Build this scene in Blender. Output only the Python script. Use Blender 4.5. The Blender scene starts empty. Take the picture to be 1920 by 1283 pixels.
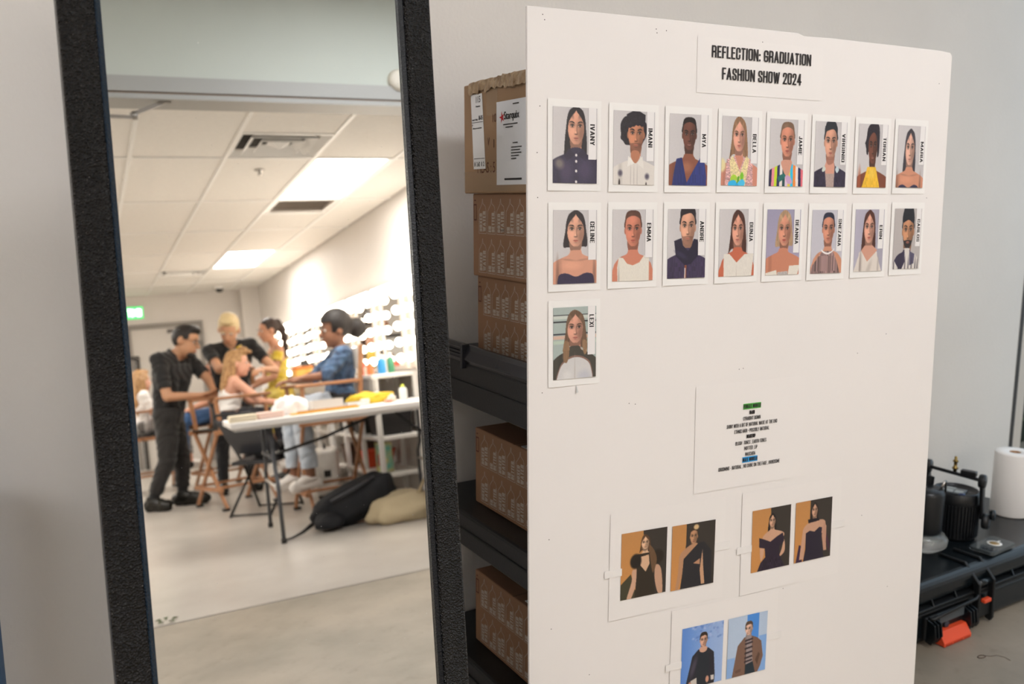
import bpy, bmesh, math, random
import numpy as np
from mathutils import Matrix, Vector

scene = bpy.context.scene
COL = scene.collection
random.seed(7)
np.random.seed(7)

# ------------------------------------------------------------------ camera
CAM_H = 1.38
PITCH = math.atan(270.0 / 1650.0)
cam_data = bpy.data.cameras.new('camera')
cam = bpy.data.objects.new('camera', cam_data)
COL.objects.link(cam)
cam.location = (0, 0, CAM_H)
cam.rotation_euler = (math.pi / 2 - PITCH, 0, 0)
cam_data.sensor_width = 36.0
cam_data.lens = 36.0 * 1650.0 / 1920.0
cam_data.clip_start = 0.02
cam_data.dof.use_dof = True
cam_data.dof.focus_distance = 1.72
cam_data.dof.aperture_fstop = 3.6
scene.camera = cam

# ------------------------------------------------------------------ colour management
scene.view_settings.view_transform = 'Standard'
scene.view_settings.look = 'None'
scene.view_settings.exposure = 0.08
scene.view_settings.gamma = 1.0
scene.view_settings.use_curve_mapping = False

# ------------------------------------------------------------------ world: soft daylight outside the open end of the corridor
world = bpy.data.worlds.new('daylight')
scene.world = world
world.use_nodes = True
wbg = world.node_tree.nodes['Background']
wbg.inputs[0].default_value = (0.68, 0.85, 1.0, 1)
wbg.inputs[1].default_value = 1.2

LIGHT_FILL = 18.5     # added fill panels over the corridor
LIGHT_BACK = 20.5       # ceiling panels of the make-up room
LIGHT_BULB = 9.0      # vanity bulbs

# ------------------------------------------------------------------ colour and material helpers
def lin(c):
    c = np.asarray(c, float)
    return np.where(c <= 0.04045, c / 12.92, ((c + 0.055) / 1.055) ** 2.4)

def hx(h):
    h = h.lstrip('#')
    return tuple(float(v) for v in lin([int(h[i:i + 2], 16) / 255 for i in (0, 2, 4)]))

MATS = {}
def mat(name, color, rough=0.5, metal=0.0, var=0.0, vscale=6.0, bump=0.0, bscale=60.0, coat=0.0,
        emit=None, estr=0.0, trans=0.0, alpha=1.0, ior=1.45, sheen=0.0, spec=None, detail=4.0, col2=None):
    if name in MATS:
        return MATS[name]
    m = bpy.data.materials.new(name)
    m.use_nodes = True
    nt = m.node_tree
    b = nt.nodes['Principled BSDF']
    c = hx(color) if isinstance(color, str) else tuple(color)
    b.inputs['Base Color'].default_value = (*c, 1)
    b.inputs['Roughness'].default_value = rough
    b.inputs['Metallic'].default_value = metal
    b.inputs['Coat Weight'].default_value = coat
    b.inputs['Transmission Weight'].default_value = trans
    b.inputs['Alpha'].default_value = alpha
    b.inputs['IOR'].default_value = ior
    b.inputs['Sheen Weight'].default_value = sheen
    if spec is not None:
        b.inputs['Specular IOR Level'].default_value = spec
    if emit is not None:
        e = hx(emit) if isinstance(emit, str) else emit
        b.inputs['Emission Color'].default_value = (*e, 1)
        b.inputs['Emission Strength'].default_value = estr
    tc = nt.nodes.new('ShaderNodeTexCoord')
    if var > 0 or col2 is not None:
        n = nt.nodes.new('ShaderNodeTexNoise')
        n.inputs['Scale'].default_value = vscale
        n.inputs['Detail'].default_value = detail
        nt.links.new(tc.outputs['Object'], n.inputs['Vector'])
        r = nt.nodes.new('ShaderNodeValToRGB')
        r.color_ramp.elements[0].position = 0.32
        r.color_ramp.elements[1].position = 0.68
        if col2 is None:
            r.color_ramp.elements[0].color = (*[max(0, v * (1 - var)) for v in c], 1)
            r.color_ramp.elements[1].color = (*[min(1, v * (1 + var)) for v in c], 1)
        else:
            c2 = hx(col2)
            r.color_ramp.elements[0].color = (*c, 1)
            r.color_ramp.elements[1].color = (*c2, 1)
        nt.links.new(n.outputs['Fac'], r.inputs['Fac'])
        nt.links.new(r.outputs['Color'], b.inputs['Base Color'])
    if bump > 0:
        n2 = nt.nodes.new('ShaderNodeTexNoise')
        n2.inputs['Scale'].default_value = bscale
        n2.inputs['Detail'].default_value = 5.0
        nt.links.new(tc.outputs['Object'], n2.inputs['Vector'])
        bp = nt.nodes.new('ShaderNodeBump')
        bp.inputs['Strength'].default_value = bump
        bp.inputs['Distance'].default_value = 0.01
        nt.links.new(n2.outputs['Fac'], bp.inputs['Height'])
        nt.links.new(bp.outputs['Normal'], b.inputs['Normal'])
    MATS[name] = m
    return m

# ------------------------------------------------------------------ mesh builder
class MB:
    def __init__(self):
        self.v = []; self.f = []; self.m = []; self.s = []
    def add(self, vs, fs, mi=0, smooth=False):
        o = len(self.v)
        self.v += [tuple(float(c) for c in p) for p in vs]
        for f in fs:
            self.f.append(tuple(i + o for i in f)); self.m.append(mi); self.s.append(smooth)
        return self
    def box(self, x0, x1, y0, y1, z0, z1, mi=0):
        vs = [(x, y, z) for x in (x0, x1) for y in (y0, y1) for z in (z0, z1)]
        fs = [(0, 1, 3, 2), (4, 6, 7, 5), (0, 4, 5, 1), (2, 3, 7, 6), (0, 2, 6, 4), (1, 5, 7, 3)]
        return self.add(vs, fs, mi)
    def obox(self, c, X, Y, Z, mi=0):
        """box given by centre and three half-axis vectors"""
        c, X, Y, Z = map(np.asarray, (c, X, Y, Z))
        vs = [c + a * X + b * Y + d * Z for a in (-1, 1) for b in (-1, 1) for d in (-1, 1)]
        fs = [(0, 1, 3, 2), (4, 6, 7, 5), (0, 4, 5, 1), (2, 3, 7, 6), (0, 2, 6, 4), (1, 5, 7, 3)]
        return self.add(vs, fs, mi)
    def bar(self, p, q, w, t, up=(0, 0, 1), mi=0):
        p = np.asarray(p, float); q = np.asarray(q, float)
        d = q - p; L = np.linalg.norm(d); d /= L
        up = np.asarray(up, float)
        if abs(d @ up) > 0.95: up = np.array([1., 0, 0])
        s = np.cross(d, up); s /= np.linalg.norm(s); u = np.cross(s, d)
        return self.obox((p + q) / 2, d * L / 2, s * w / 2, u * t / 2, mi)
    def tube(self, pts, r, n=10, mi=0, caps=True, closed=False):
        pts = [np.asarray(p, float) for p in pts]
        rs = [r] * len(pts) if np.isscalar(r) else list(r)
        vs = []; fs = []
        prev = None
        N = len(pts)
        for i, p in enumerate(pts):
            if closed:
                t = pts[(i + 1) % N] - pts[i - 1]
            else:
                t = pts[min(i + 1, N - 1)] - pts[max(i - 1, 0)]
            t = t / (np.linalg.norm(t) + 1e-12)
            if prev is None:
                a = np.array([0, 0, 1.]) if abs(t[2]) < 0.9 else np.array([1., 0, 0])
                s = np.cross(t, a)
            else:
                s = prev - t * (prev @ t)
            s /= np.linalg.norm(s) + 1e-12
            prev = s
            w = np.cross(t, s)
            for k in range(n):
                an = 2 * math.pi * k / n
                vs.append(p + rs[i] * (math.cos(an) * s + math.sin(an) * w))
        seg = N if closed else N - 1
        for i in range(seg):
            j = (i + 1) % N
            for k in range(n):
                fs.append((i * n + k, i * n + (k + 1) % n, j * n + (k + 1) % n, j * n + k))
        self.add(vs, fs, mi, True)
        if caps and not closed:
            o = len(self.v) - len(vs)
            self.f.append(tuple(o + k for k in range(n))[::-1]); self.m.append(mi); self.s.append(False)
            self.f.append(tuple(o + (N - 1) * n + k for k in range(n))); self.m.append(mi); self.s.append(False)
        return self
    def lathe(self, prof, n=24, c=(0, 0, 0), mi=0, axis=(0, 0, 1), smooth=True):
        """prof: list of (radius, height) along axis"""
        ax = np.asarray(axis, float); ax /= np.linalg.norm(ax)
        a = np.array([1., 0, 0]) if abs(ax[0]) < 0.9 else np.array([0, 1., 0])
        s = np.cross(ax, a); s /= np.linalg.norm(s); w = np.cross(ax, s)
        c = np.asarray(c, float)
        vs = []; fs = []
        for r, h in prof:
            for k in range(n):
                an = 2 * math.pi * k / n
                vs.append(c + ax * h + max(r, 1e-5) * (math.cos(an) * s + math.sin(an) * w))
        for i in range(len(prof) - 1):
            for k in range(n):
                fs.append((i * n + k, i * n + (k + 1) % n, (i + 1) * n + (k + 1) % n, (i + 1) * n + k))
        return self.add(vs, fs, mi, smooth)
    def prism(self, poly, h0, h1, O=(0, 0, 0), X=(1, 0, 0), Y=(0, 1, 0), mi=0, smooth=False):
        """polygon (2D) in plane O,X,Y extruded along X x Y between h0 and h1"""
        O, X, Y = (np.asarray(a, float) for a in (O, X, Y))
        Z = np.cross(X, Y)
        n = len(poly)
        vs = [O + X * p[0] + Y * p[1] + Z * h for h in (h0, h1) for p in poly]
        self.add(vs, [(i, (i + 1) % n, n + (i + 1) % n, n + i) for i in range(n)], mi, smooth)
        o = len(self.v) - 2 * n
        self.f.append(tuple(o + i for i in range(n))[::-1]); self.m.append(mi); self.s.append(False)
        self.f.append(tuple(o + n + i for i in range(n))); self.m.append(mi); self.s.append(False)
        return self
    def ell(self, c, r, n=14, mi=0, R=None):
        c = np.asarray(c, float)
        vs = []; fs = []
        m = max(6, n // 2)
        for i in range(m + 1):
            th = math.pi * i / m
            for k in range(n):
                ph = 2 * math.pi * k / n
                p = np.array([r[0] * math.sin(th) * math.cos(ph), r[1] * math.sin(th) * math.sin(ph), r[2] * math.cos(th)])
                if R is not None: p = R @ p
                vs.append(c + p)
        for i in range(m):
            for k in range(n):
                fs.append((i * n + k, (i + 1) * n + k, (i + 1) * n + (k + 1) % n, i * n + (k + 1) % n))
        return self.add(vs, fs, mi, True)
    def mesh(self, name, mats):
        me = bpy.data.meshes.new(name)
        me.from_pydata(self.v, [], self.f)
        me.polygons.foreach_set('material_index', self.m)
        me.polygons.foreach_set('use_smooth', self.s)
        for m in (mats if isinstance(mats, (list, tuple)) else [mats]):
            me.materials.append(m)
        me.update()
        return me
    def build(self, name, mats, parent=None, bevel=0.0, seg=2, loc=None, rz=None, clean=True):
        me = self.mesh(name, mats)
        bm = bmesh.new(); bm.from_mesh(me)
        if clean:
            bmesh.ops.remove_doubles(bm, verts=bm.verts, dist=1e-6)
        bmesh.ops.recalc_face_normals(bm, faces=bm.faces)
        bm.to_mesh(me); bm.free()
        o = bpy.data.objects.new(name, me)
        COL.objects.link(o)
        if parent is not None: o.parent = parent
        if loc is not None: o.location = loc
        if rz is not None: o.rotation_euler = (0, 0, rz)
        if bevel > 0:
            b = o.modifiers.new('bevel', 'BEVEL')
            b.width = bevel; b.segments = seg; b.limit_method = 'ANGLE'; b.angle_limit = math.radians(40)
            b.harden_normals = False
        return o

def tag(o, label=None, cat=None, group=None, kind=None):
    if label: o['label'] = label
    if cat: o['category'] = cat
    if group: o['group'] = group
    if kind: o['kind'] = kind
    return o

def empty(name, loc=(0, 0, 0), rz=0.0, label=None, cat=None, group=None, matrix=None):
    o = bpy.data.objects.new(name, None)
    o.empty_display_size = 0.05
    COL.objects.link(o)
    if matrix is not None: o.matrix_world = matrix
    else:
        o.location = loc; o.rotation_euler = (0, 0, rz)
    return tag(o, label, cat, group)

def copy_tree(o, parent=None):
    c = o.copy(); COL.objects.link(c)
    c.parent = parent
    for ch in list(o.children): copy_tree(ch, c)
    return c

def frame_matrix(O, X, Y, Z):
    m = Matrix.Identity(4)
    for i in range(3):
        m[i][0] = float(X[i]); m[i][1] = float(Y[i]); m[i][2] = float(Z[i]); m[i][3] = float(O[i])
    return m

def smooth(o, ang=40):
    for p in o.data.polygons: p.use_smooth = True
    try: o.data.set_sharp_from_angle(angle=math.radians(ang))
    except Exception: pass
    return o

# text as flat mesh outlines, fitted to a width and a cap height; bolder by side-shifted copies
_TXT = {}
def text_geo(s):
    if s in _TXT: return _TXT[s]
    cu = bpy.data.curves.new('lettering', 'FONT')
    cu.body = s; cu.resolution_u = 3
    ob = bpy.data.objects.new('lettering', cu)
    COL.objects.link(ob)
    dg = bpy.context.evaluated_depsgraph_get()
    me = bpy.data.meshes.new_from_object(ob.evaluated_get(dg))
    v = np.array([tuple(p.co) for p in me.vertices]); f = [tuple(p.vertices) for p in me.polygons]
    bpy.data.objects.remove(ob); bpy.data.curves.remove(cu); bpy.data.meshes.remove(me)
    x0, x1 = v[:, 0].min(), v[:, 0].max()
    cap = 1.0 if s == 'H' else text_geo('H')[2]
    if s == 'H': cap = v[:, 1].max()
    _TXT[s] = ((v - [x0, 0, 0]) / [x1 - x0, 1, 1], f, cap)
    return _TXT[s]

def put_text(mb, s, O, X, Y, w, h, align='c', bold=0.0, mi=0):
    """text with its baseline at O, running along X, cap height h, width w"""
    v, f, cap = text_geo(s)
    O, X, Y = (np.asarray(a, float) for a in (O, X, Y))
    off = {'c': -w / 2, 'l': 0.0, 'r': -w}[align]
    for sh in ([0.0] if bold <= 0 else [-bold, 0.0, bold]):
        mb.add([O + X * (p[0] * w + off + sh) + Y * (p[1] * h / cap) for p in v], f, mi)
    return mb

# condensed block capitals drawn as strokes: each glyph is a list of centre lines, 'r' marks a rounded corner
_r = 'r'
GLYPH = {
 'A': (.40, [[(0, 0), (.5, 1), (1, 0)], [(.2, .28), (.8, .28)]]), 'B': (.36, [[(0, 0), (0, 1), (1, 1, _r), (1, .53, _r), (0, .53)], [(.3, .53), (1, .53, _r), (1, 0, _r), (0, 0)]]),
 'C': (.36, [[(1, .66), (1, 1, _r), (0, 1, _r), (0, 0, _r), (1, 0, _r), (1, .34)]]), 'D': (.37, [[(0, 0), (0, 1), (1, 1, _r), (1, 0, _r), (0, 0)]]),
 'E': (.32, [[(1, 1), (0, 1), (0, 0), (1, 0)], [(0, .52), (.85, .52)]]), 'F': (.31, [[(1, 1), (0, 1), (0, 0)], [(0, .5), (.85, .5)]]),
 'G': (.37, [[(1, .68), (1, 1, _r), (0, 1, _r), (0, 0, _r), (1, 0, _r), (1, .46), (.55, .46)]]), 'H': (.38, [[(0, 0), (0, 1)], [(1, 0), (1, 1)], [(0, .52), (1, .52)]]),
 'I': (.13, [[(.5, 0), (.5, 1)]]), 'J': (.28, [[(1, 1), (1, 0, _r), (0, 0, _r), (0, .22)]]), 'K': (.38, [[(0, 0), (0, 1)], [(1, 1), (.05, .40)], [(.34, .60), (1, 0)]]),
 'L': (.30, [[(0, 1), (0, 0), (1, 0)]]), 'M': (.50, [[(0, 0), (0, 1), (.5, .18), (1, 1), (1, 0)]]), 'N': (.39, [[(0, 0), (0, 1), (1, 0), (1, 1)]]),
 'O': (.37, [[(.5, 1), (1, 1, _r), (1, 0, _r), (0, 0, _r), (0, 1, _r), (.5, 1)]]), 'P': (.35, [[(0, 0), (0, 1), (1, 1, _r), (1, .42, _r), (0, .42)]]),
 'R': (.37, [[(0, 0), (0, 1), (1, 1, _r), (1, .48, _r), (0, .48)], [(.5, .48), (1, .44, _r), (1, 0)]]), 'S': (.35, [[(1, .72), (1, 1, _r), (0, 1, _r), (0, .58, _r), (1, .42, _r), (1, 0, _r), (0, 0, _r), (0, .28)]]),
 'T': (.33, [[(0, 1), (1, 1)], [(.5, 1), (.5, 0)]]), 'U': (.37, [[(0, 1), (0, 0, _r), (1, 0, _r), (1, 1)]]), 'V': (.38, [[(0, 1), (.5, 0), (1, 1)]]), 'W': (.54, [[(0, 1), (.25, 0), (.5, .92), (.75, 0), (1, 1)]]),
 'X': (.38, [[(0, 0), (1, 1)], [(0, 1), (1, 0)]]), 'Y': (.37, [[(0, 1), (.5, .42), (1, 1)], [(.5, .42), (.5, 0)]]), 'Z': (.33, [[(0, 1), (1, 1), (0, 0), (1, 0)]]),
 '0': (.36, [[(.5, 1), (1, 1, _r), (1, 0, _r), (0, 0, _r), (0, 1, _r), (.5, 1)]]), '1': (.22, [[(0, .8), (.7, 1), (.7, 0)]]), '2': (.35, [[(0, .7), (0, 1, _r), (1, 1, _r), (1, .62, _r), (0, 0), (1, 0)]]),
 '4': (.38, [[(.72, 0), (.72, 1), (0, .27), (1, .27)]]), ':': (.12, [[(.5, .02), (.5, .05)], [(.5, .55), (.5, .58)]]), '.': (.11, [[(.5, 0), (.5, .03)]]), ',': (.11, [[(.5, .02), (.4, -.1)]]), '-': (.22, [[(.1, .45), (.9, .45)]]), ' ': (.16, [])}
def _strip(pts, hw, mb, mp, mi):
    P = []
    n = len(pts)
    for i, p in enumerate(pts):
        if len(p) > 2 and 0 < i < n - 1:
            a, c, b = np.array(pts[i - 1][:2]), np.array(p[:2]), np.array(pts[i + 1][:2])
            da, db = a - c, b - c; la, lb = np.linalg.norm(da), np.linalg.norm(db); R = min(.16, la * .5, lb * .5)
            s, e = c + da / la * R, c + db / lb * R
            P += [s, s * .4225 + c * .455 + e * .1225, s * .1225 + c * .455 + e * .4225, e]
        else: P.append(np.array(p[:2], float))
    Q = [P[0]]
    for p in P[1:]:
        if np.linalg.norm(p - Q[-1]) > 1e-4: Q.append(p)
    P = Q; n = len(P)
    for i in range(1, n - 1):
        a, b = P[i] - P[i - 1], P[i + 1] - P[i]
        if a @ b < .25 * np.linalg.norm(a) * np.linalg.norm(b) and abs(abs(a[0] * b[0]) + abs(a[1] * b[1])) > 1e-6:
            _strip([tuple(q) for q in P[:i + 1]], hw, mb, mp, mi); _strip([tuple(q) for q in P[i:]], hw, mb, mp, mi)
            return
    closed = n > 3 and np.linalg.norm(P[0] - P[-1]) < 1e-3
    L = []; Rr = []
    for i in range(n):
        d0 = P[i] - P[i - 1] if i > 0 else (P[1] - P[0] if not closed else P[0] - P[n - 2])
        d1 = P[i + 1] - P[i] if i < n - 1 else (P[i] - P[i - 1] if not closed else P[1] - P[0])
        d0 = d0 / np.linalg.norm(d0); d1 = d1 / np.linalg.norm(d1)
        n0 = np.array([-d0[1], d0[0]]); n1 = np.array([-d1[1], d1[0]])
        m = n0 + n1; q = np.linalg.norm(m)
        m = n0 if q < .2 else m / q
        k = hw / max(.42, m @ n0)
        e = np.zeros(2)
        if not closed and i == 0: e = -d1 * hw
        if not closed and i == n - 1: e = d0 * hw
        L.append(P[i] + m * k + e); Rr.append(P[i] - m * k + e)
    vs = [mp(np.array([p[0], min(max(p[1], -.12), 1.0) if p[1] > .5 else max(p[1], 0.0 if P[0][1] >= 0 and min(q[1] for q in P) > 0 else -.2)])) for p in L + Rr]
    mb.add(vs, [(i, i + 1, n + i + 1, n + i) for i in range(n - 1)], mi)
def put_caps(mb, s, O, X, Y, w, h, align='c', weight=.115, mi=0, gap=.055):
    """block capitals, baseline at O along X, cap height h, total width w"""
    O, X, Y = (np.asarray(a, float) for a in (O, X, Y))
    tot = sum(GLYPH[c][0] + gap for c in s) - gap
    k = w / tot; x = {'c': -w / 2, 'l': 0.0, 'r': -w}[align]
    hw = weight / 2
    for c in s:
        gw, lines = GLYPH[c]
        for ln in lines:
            pts = [((hw + p[0] * (gw - 2 * hw)), hw + p[1] * (1 - 2 * hw), *p[2:]) for p in ln]
            _strip(pts, hw, mb, lambda q, x=x: O + X * (x + q[0] * k) + Y * (q[1] * h), mi)
        x += (gw + gap) * k
    return mb
# ------------------------------------------------------------------ frames of reference
WY = math.radians(31.0)
WD = np.array([math.cos(WY), math.sin(WY), 0.0])      # along the corridor wall
WN = np.array([math.sin(WY), -math.cos(WY), 0.0])     # out of the wall
PW = np.array([-0.224, 2.224, 0.0])
UP = np.array([0, 0, 1.0])
def WF(s, e, z=0.0): return PW + WD * s + WN * e + UP * z
RA = np.array([0.5812, -0.8137, 0.0]); RA /= np.linalg.norm(RA)   # room axis u (deep into the make-up room)
RB = np.array([-RA[1], RA[0], 0.0])                               # room axis v (towards the vanity wall)
ROOMZ = math.atan2(RA[1], RA[0])
def RM(u, v, z=0.0): return RA * u + RB * v + UP * z

def wallbox(name, mats, O, X, Y, Z, kind='structure', parent=None, bevel=0):
    """box from a corner O and three full edge vectors"""
    O, X, Y, Z = (np.asarray(a, float) for a in (O, X, Y, Z))
    mb = MB().obox(O + (X + Y + Z) / 2, X / 2, Y / 2, Z / 2)
    o = mb.build(name, mats, parent, bevel)
    if kind: o['kind'] = kind
    return o

# ------------------------------------------------------------------ materials of the shell
M_WALL = mat('painted_wall', '#e4dfd8', 0.6, var=0.025, vscale=2.5, bump=0.12, bscale=120)
M_WALLB = mat('warm_white_wall', '#e2dcd6', 0.6, var=0.02, vscale=2.0, bump=0.06, bscale=90)
M_HEAD = mat('grey_green_wall', '#ccd2c9', 0.55, var=0.02, vscale=2.0, bump=0.05, bscale=90)
M_TRIMG = mat('grey_trim', '#b0b0ac', 0.45)
M_TRIMB = mat('brown_trim', '#8a7768', 0.5)
M_CEIL = mat('ceiling_tile', '#e9e5de', 0.85, var=0.02, vscale=30, bump=0.1, bscale=220)
M_TBAR = mat('t_bar', '#f4f2ee', 0.4)
M_WHITE = mat('white_plastic', '#eeece8', 0.4)

# floor: polished screed in the make-up room, rougher concrete in the corridor
def concrete(name, base, dark, rough, crack=True):
    m = bpy.data.materials.new(name); m.use_nodes = True
    nt = m.node_tree; b = nt.nodes['Principled BSDF']
    tc = nt.nodes.new('ShaderNodeTexCoord')
    n1 = nt.nodes.new('ShaderNodeTexNoise'); n1.inputs['Scale'].default_value = 1.7; n1.inputs['Detail'].default_value = 8; n1.inputs['Roughness'].default_value = 0.62
    n2 = nt.nodes.new('ShaderNodeTexNoise'); n2.inputs['Scale'].default_value = 14; n2.inputs['Detail'].default_value = 9; n2.inputs['Roughness'].default_value = 0.7
    nt.links.new(tc.outputs['Object'], n1.inputs['Vector']); nt.links.new(tc.outputs['Object'], n2.inputs['Vector'])
    r1 = nt.nodes.new('ShaderNodeValToRGB')
    r1.color_ramp.elements[0].position = 0.35; r1.color_ramp.elements[1].position = 0.65
    r1.color_ramp.elements[0].color = (*hx(dark), 1); r1.color_ramp.elements[1].color = (*hx(base), 1)
    nt.links.new(n1.outputs['Fac'], r1.inputs['Fac'])
    r2 = nt.nodes.new('ShaderNodeValToRGB')
    r2.color_ramp.elements[0].position = 0.30; r2.color_ramp.elements[1].position = 0.45
    r2.color_ramp.elements[0].color = (0.62, 0.60, 0.57, 1); r2.color_ramp.elements[1].color = (1, 1, 1, 1)
    nt.links.new(n2.outputs['Fac'], r2.inputs['Fac'])
    mx = nt.nodes.new('ShaderNodeMix'); mx.data_type = 'RGBA'; mx.blend_type = 'MULTIPLY'
    mx.inputs[0].default_value = 0.55 if crack else 0.12
    nt.links.new(r1.outputs['Color'], mx.inputs[6]); nt.links.new(r2.outputs['Color'], mx.inputs[7])
    nt.links.new(mx.outputs[2], b.inputs['Base Color'])
    b.inputs['Roughness'].default_value = rough
    bp = nt.nodes.new('ShaderNodeBump'); bp.inputs['Strength'].default_value = 0.15; bp.inputs['Distance'].default_value = 0.004
    nt.links.new(n2.outputs['Fac'], bp.inputs['Height']); nt.links.new(bp.outputs['Normal'], b.inputs['Normal'])
    return m
M_FLOORF = concrete('rough_concrete', '#978b7b', '#7d7466', 0.5)
M_FLOORB = concrete('polished_screed', '#b9b2a9', '#aaa299', 0.28, crack=False)

U0, U1, U2 = 1.76, 1.90, 11.3          # partition and far wall
VW = 2.72                              # vanity wall
ZC, ZH, ZF = 2.56, 2.525, 3.2          # ceiling of the make-up room, header, corridor ceiling

def quad_slab(name, m, pts, z0, z1, kind='structure', parent=None):
    n = len(pts)
    mb = MB()
    mb.add([(p[0], p[1], z0) for p in pts] + [(p[0], p[1], z1) for p in pts],
           [tuple(range(n))[::-1], tuple(range(n, 2 * n))] + [(i, (i + 1) % n, n + (i + 1) % n, n + i) for i in range(n)])
    o = mb.build(name, m, parent)
    if kind: o['kind'] = kind
    return o

# corridor floor runs from the wall to the joint at the partition and outdoors on the right
fl = quad_slab('floor', M_FLOORF, [WF(-3.2, -0.1), RM(U0, -3.6), RM(U0, 7.0), WF(6.5, -0.9), WF(2.8, -0.9), WF(2.8, -0.1)], -0.1, 0.0)
fb = quad_slab('floor.001', M_FLOORB, [RM(U0 + 0.004, -3.2), RM(U2 + 0.2, -3.2), RM(U2 + 0.2, VW + 0.2), RM(U0 + 0.004, VW + 0.2)], -0.1, 0.004)

wallbox('wall_back', M_WALL, WF(-3.2, 0, 0), WD * 5.93, -WN * 0.12, UP * ZF)
wallbox('wall_end', M_WALL, WF(-3.2, 0, 0), -WD * 0.12, WN * 6.0, UP * ZF)
quad_slab('ceiling', M_WALLB, [WF(-3.3, -0.12), RM(U0, -3.6), RM(U0, 3.2), WF(3.1, 1.25), WF(2.9, -0.12)], ZF, ZF + 0.1)
# partition between corridor and make-up room: header over the wide opening and a solid run on the side
ph = wallbox('wall_partition', M_HEAD, RM(U0, -1.6, ZH + 0.1), RA * (U1 - U0), RB * (VW + 1.9), UP * (ZF - ZH - 0.1))
wallbox('wall_partition_side', M_HEAD, RM(U0, -3.6, 0), RA * (U1 - U0), RB * 2.0, UP * ZF)
wallbox('wall_partition_end', M_HEAD, RM(U0, VW - 0.02, 0), RA * (U1 - U0), RB * 0.32, UP * (ZH + 0.1))
t = wallbox('trim_1', M_TRIMG, RM(U0 - 0.012, -1.6, ZH + 0.025), RA * (U1 - U0 + 0.024), RB * (VW + 1.58), UP * 0.075)
wallbox('trim_2', M_TRIMB, RM(U0 - 0.004, -1.6, ZH + 0.012), RA * (U1 - U0 + 0.008), RB * (VW + 1.58), UP * 0.0129)
wallbox('trim_3', M_TRIMG, RM(U0 - 0.016, -1.6, ZH - 0.012), RA * (U1 - U0 + 0.032), RB * (VW + 1.58), UP * 0.0239)

# unseen wall added to cut the daylight, with an open doorway next to the back wall
_q = RM(U0, VW + 0.28); _e = WF(3.1, 1.25)
_d = _e - _q; _L = np.linalg.norm(_d); _d = _d / _L; _n = np.array([_d[1], -_d[0], 0])
wallbox('wall_added_right', M_WALL, _q, _d * _L, _n * 0.12, UP * ZF)
# make-up room shell
wallbox('wall_vanity', M_WALLB, RM(U1, VW, 0), RA * (U2 - U1 + 0.12), RB * 0.12, UP * (ZC + 0.12))
wallbox('wall_far', M_WALLB, RM(U2, -3.2, 0), RA * 0.12, RB * (VW + 3.2), UP * (ZC + 0.12))
wallbox('wall_side', M_WALLB, RM(U1, -3.2, 0), RA * (U2 - U1), -RB * 0.12, UP * (ZC + 0.12))
wallbox('wall_pilaster', M_WALLB, RM(U2 - 0.32, 2.46, 0), RA * 0.32, RB * (VW - 2.46), UP * ZC)

# dropped ceiling: tiles in a grid of T-bars, with light panels, diffusers and a grille in place of tiles
ceil2 = quad_slab('ceiling.001', M_WALLB, [RM(U1, -3.2), RM(U2, -3.2), RM(U2, VW), RM(U1, VW)], ZC + 0.12, ZC + 0.2)
GU = [U1, 3.06, 4.44, 5.82, 7.20, 8.58, 9.96, U2]
GV = [-1.700, -1.128, -0.557, 0.014, 0.586, 1.157, 1.729, 2.300, VW]
M_DIFF = mat('light_diffuser', '#ffffff', 0.5, emit=(1.0, 0.95, 0.89), estr=LIGHT_BACK)
M_FILL = mat('fill_panel_glow', '#ffffff', 0.5, emit=(0.965, 0.98, 1.03), estr=LIGHT_FILL)
lights = {(1, 6): 0, (4, 6): 1, (1, 2): 2, (4, 2): 3, (2, 0): 4, (5, 0): 5}
skip_part = {(0, 5), (2, 6), (5, 5)}
tile_cache = {}
def room_root(name, u, v, z=0.0, rz=0.0, label=None, cat=None, group=None):
    return empty(name, RM(u, v, z), ROOMZ + rz, label, cat, group)
for i in range(len(GU) - 1):
    for j in range(len(GV) - 1):
        if (i, j) in lights or (i, j) in skip_part: continue
        du, dv = GU[i + 1] - GU[i], GV[j + 1] - GV[j]
        key = (round(du, 3), round(dv, 3))
        if key not in tile_cache:
            tile_cache[key] = MB().box(0.012, du - 0.012, 0.012, dv - 0.012, 0, 0.016).mesh('ceiling_tile', M_CEIL)
        o = bpy.data.objects.new('ceiling_tile', tile_cache[key]); COL.objects.link(o)
        o.parent = ceil2
        o.location = RM(GU[i], GV[j], ZC); o.rotation_euler = (0, 0, ROOMZ)
def tbar(p, q):
    o = MB().bar(p, q, 0.024, 0.012).build('t_bar', M_TBAR, ceil2)
for u in GU[1:-1]: tbar(RM(u, -1.71, ZC - 0.002), RM(u, VW, ZC - 0.002))
for v in GV[:-1]: tbar(RM(U1, v, ZC - 0.003), RM(U2, v, ZC - 0.003))
names = {0: 'bright ceiling panel light next to the slotted grille', 1: 'ceiling panel light farther along the vanity wall',
         2: 'ceiling panel light over the near side of the room', 3: 'ceiling panel light over the far side of the room',
         4: 'ceiling panel light close to the side wall, nearer one', 5: 'ceiling panel light close to the side wall, farther one'}
for (i, j), k in lights.items():
    r = room_root('ceiling_light', GU[i], GV[j], ZC, 0, names[k], 'ceiling light', 'panel lights in the dropped ceiling')
    du, dv = GU[i + 1] - GU[i], GV[j + 1] - GV[j]
    fr = MB()
    for a in ((0.012, du - 0.012, 0.012, 0.035), (0.012, du - 0.012, dv - 0.035, dv - 0.012), (0.012, 0.035, 0.035, dv - 0.035), (du - 0.035, du - 0.012, 0.035, dv - 0.035)):
        fr.box(*a, -0.003, 0.05)
    fr.build('light_frame', M_WHITE, r)
    MB().box(0.035, du - 0.035, 0.035, dv - 0.035, 0.006, 0.012).build('diffuser', M_DIFF, r)
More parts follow.
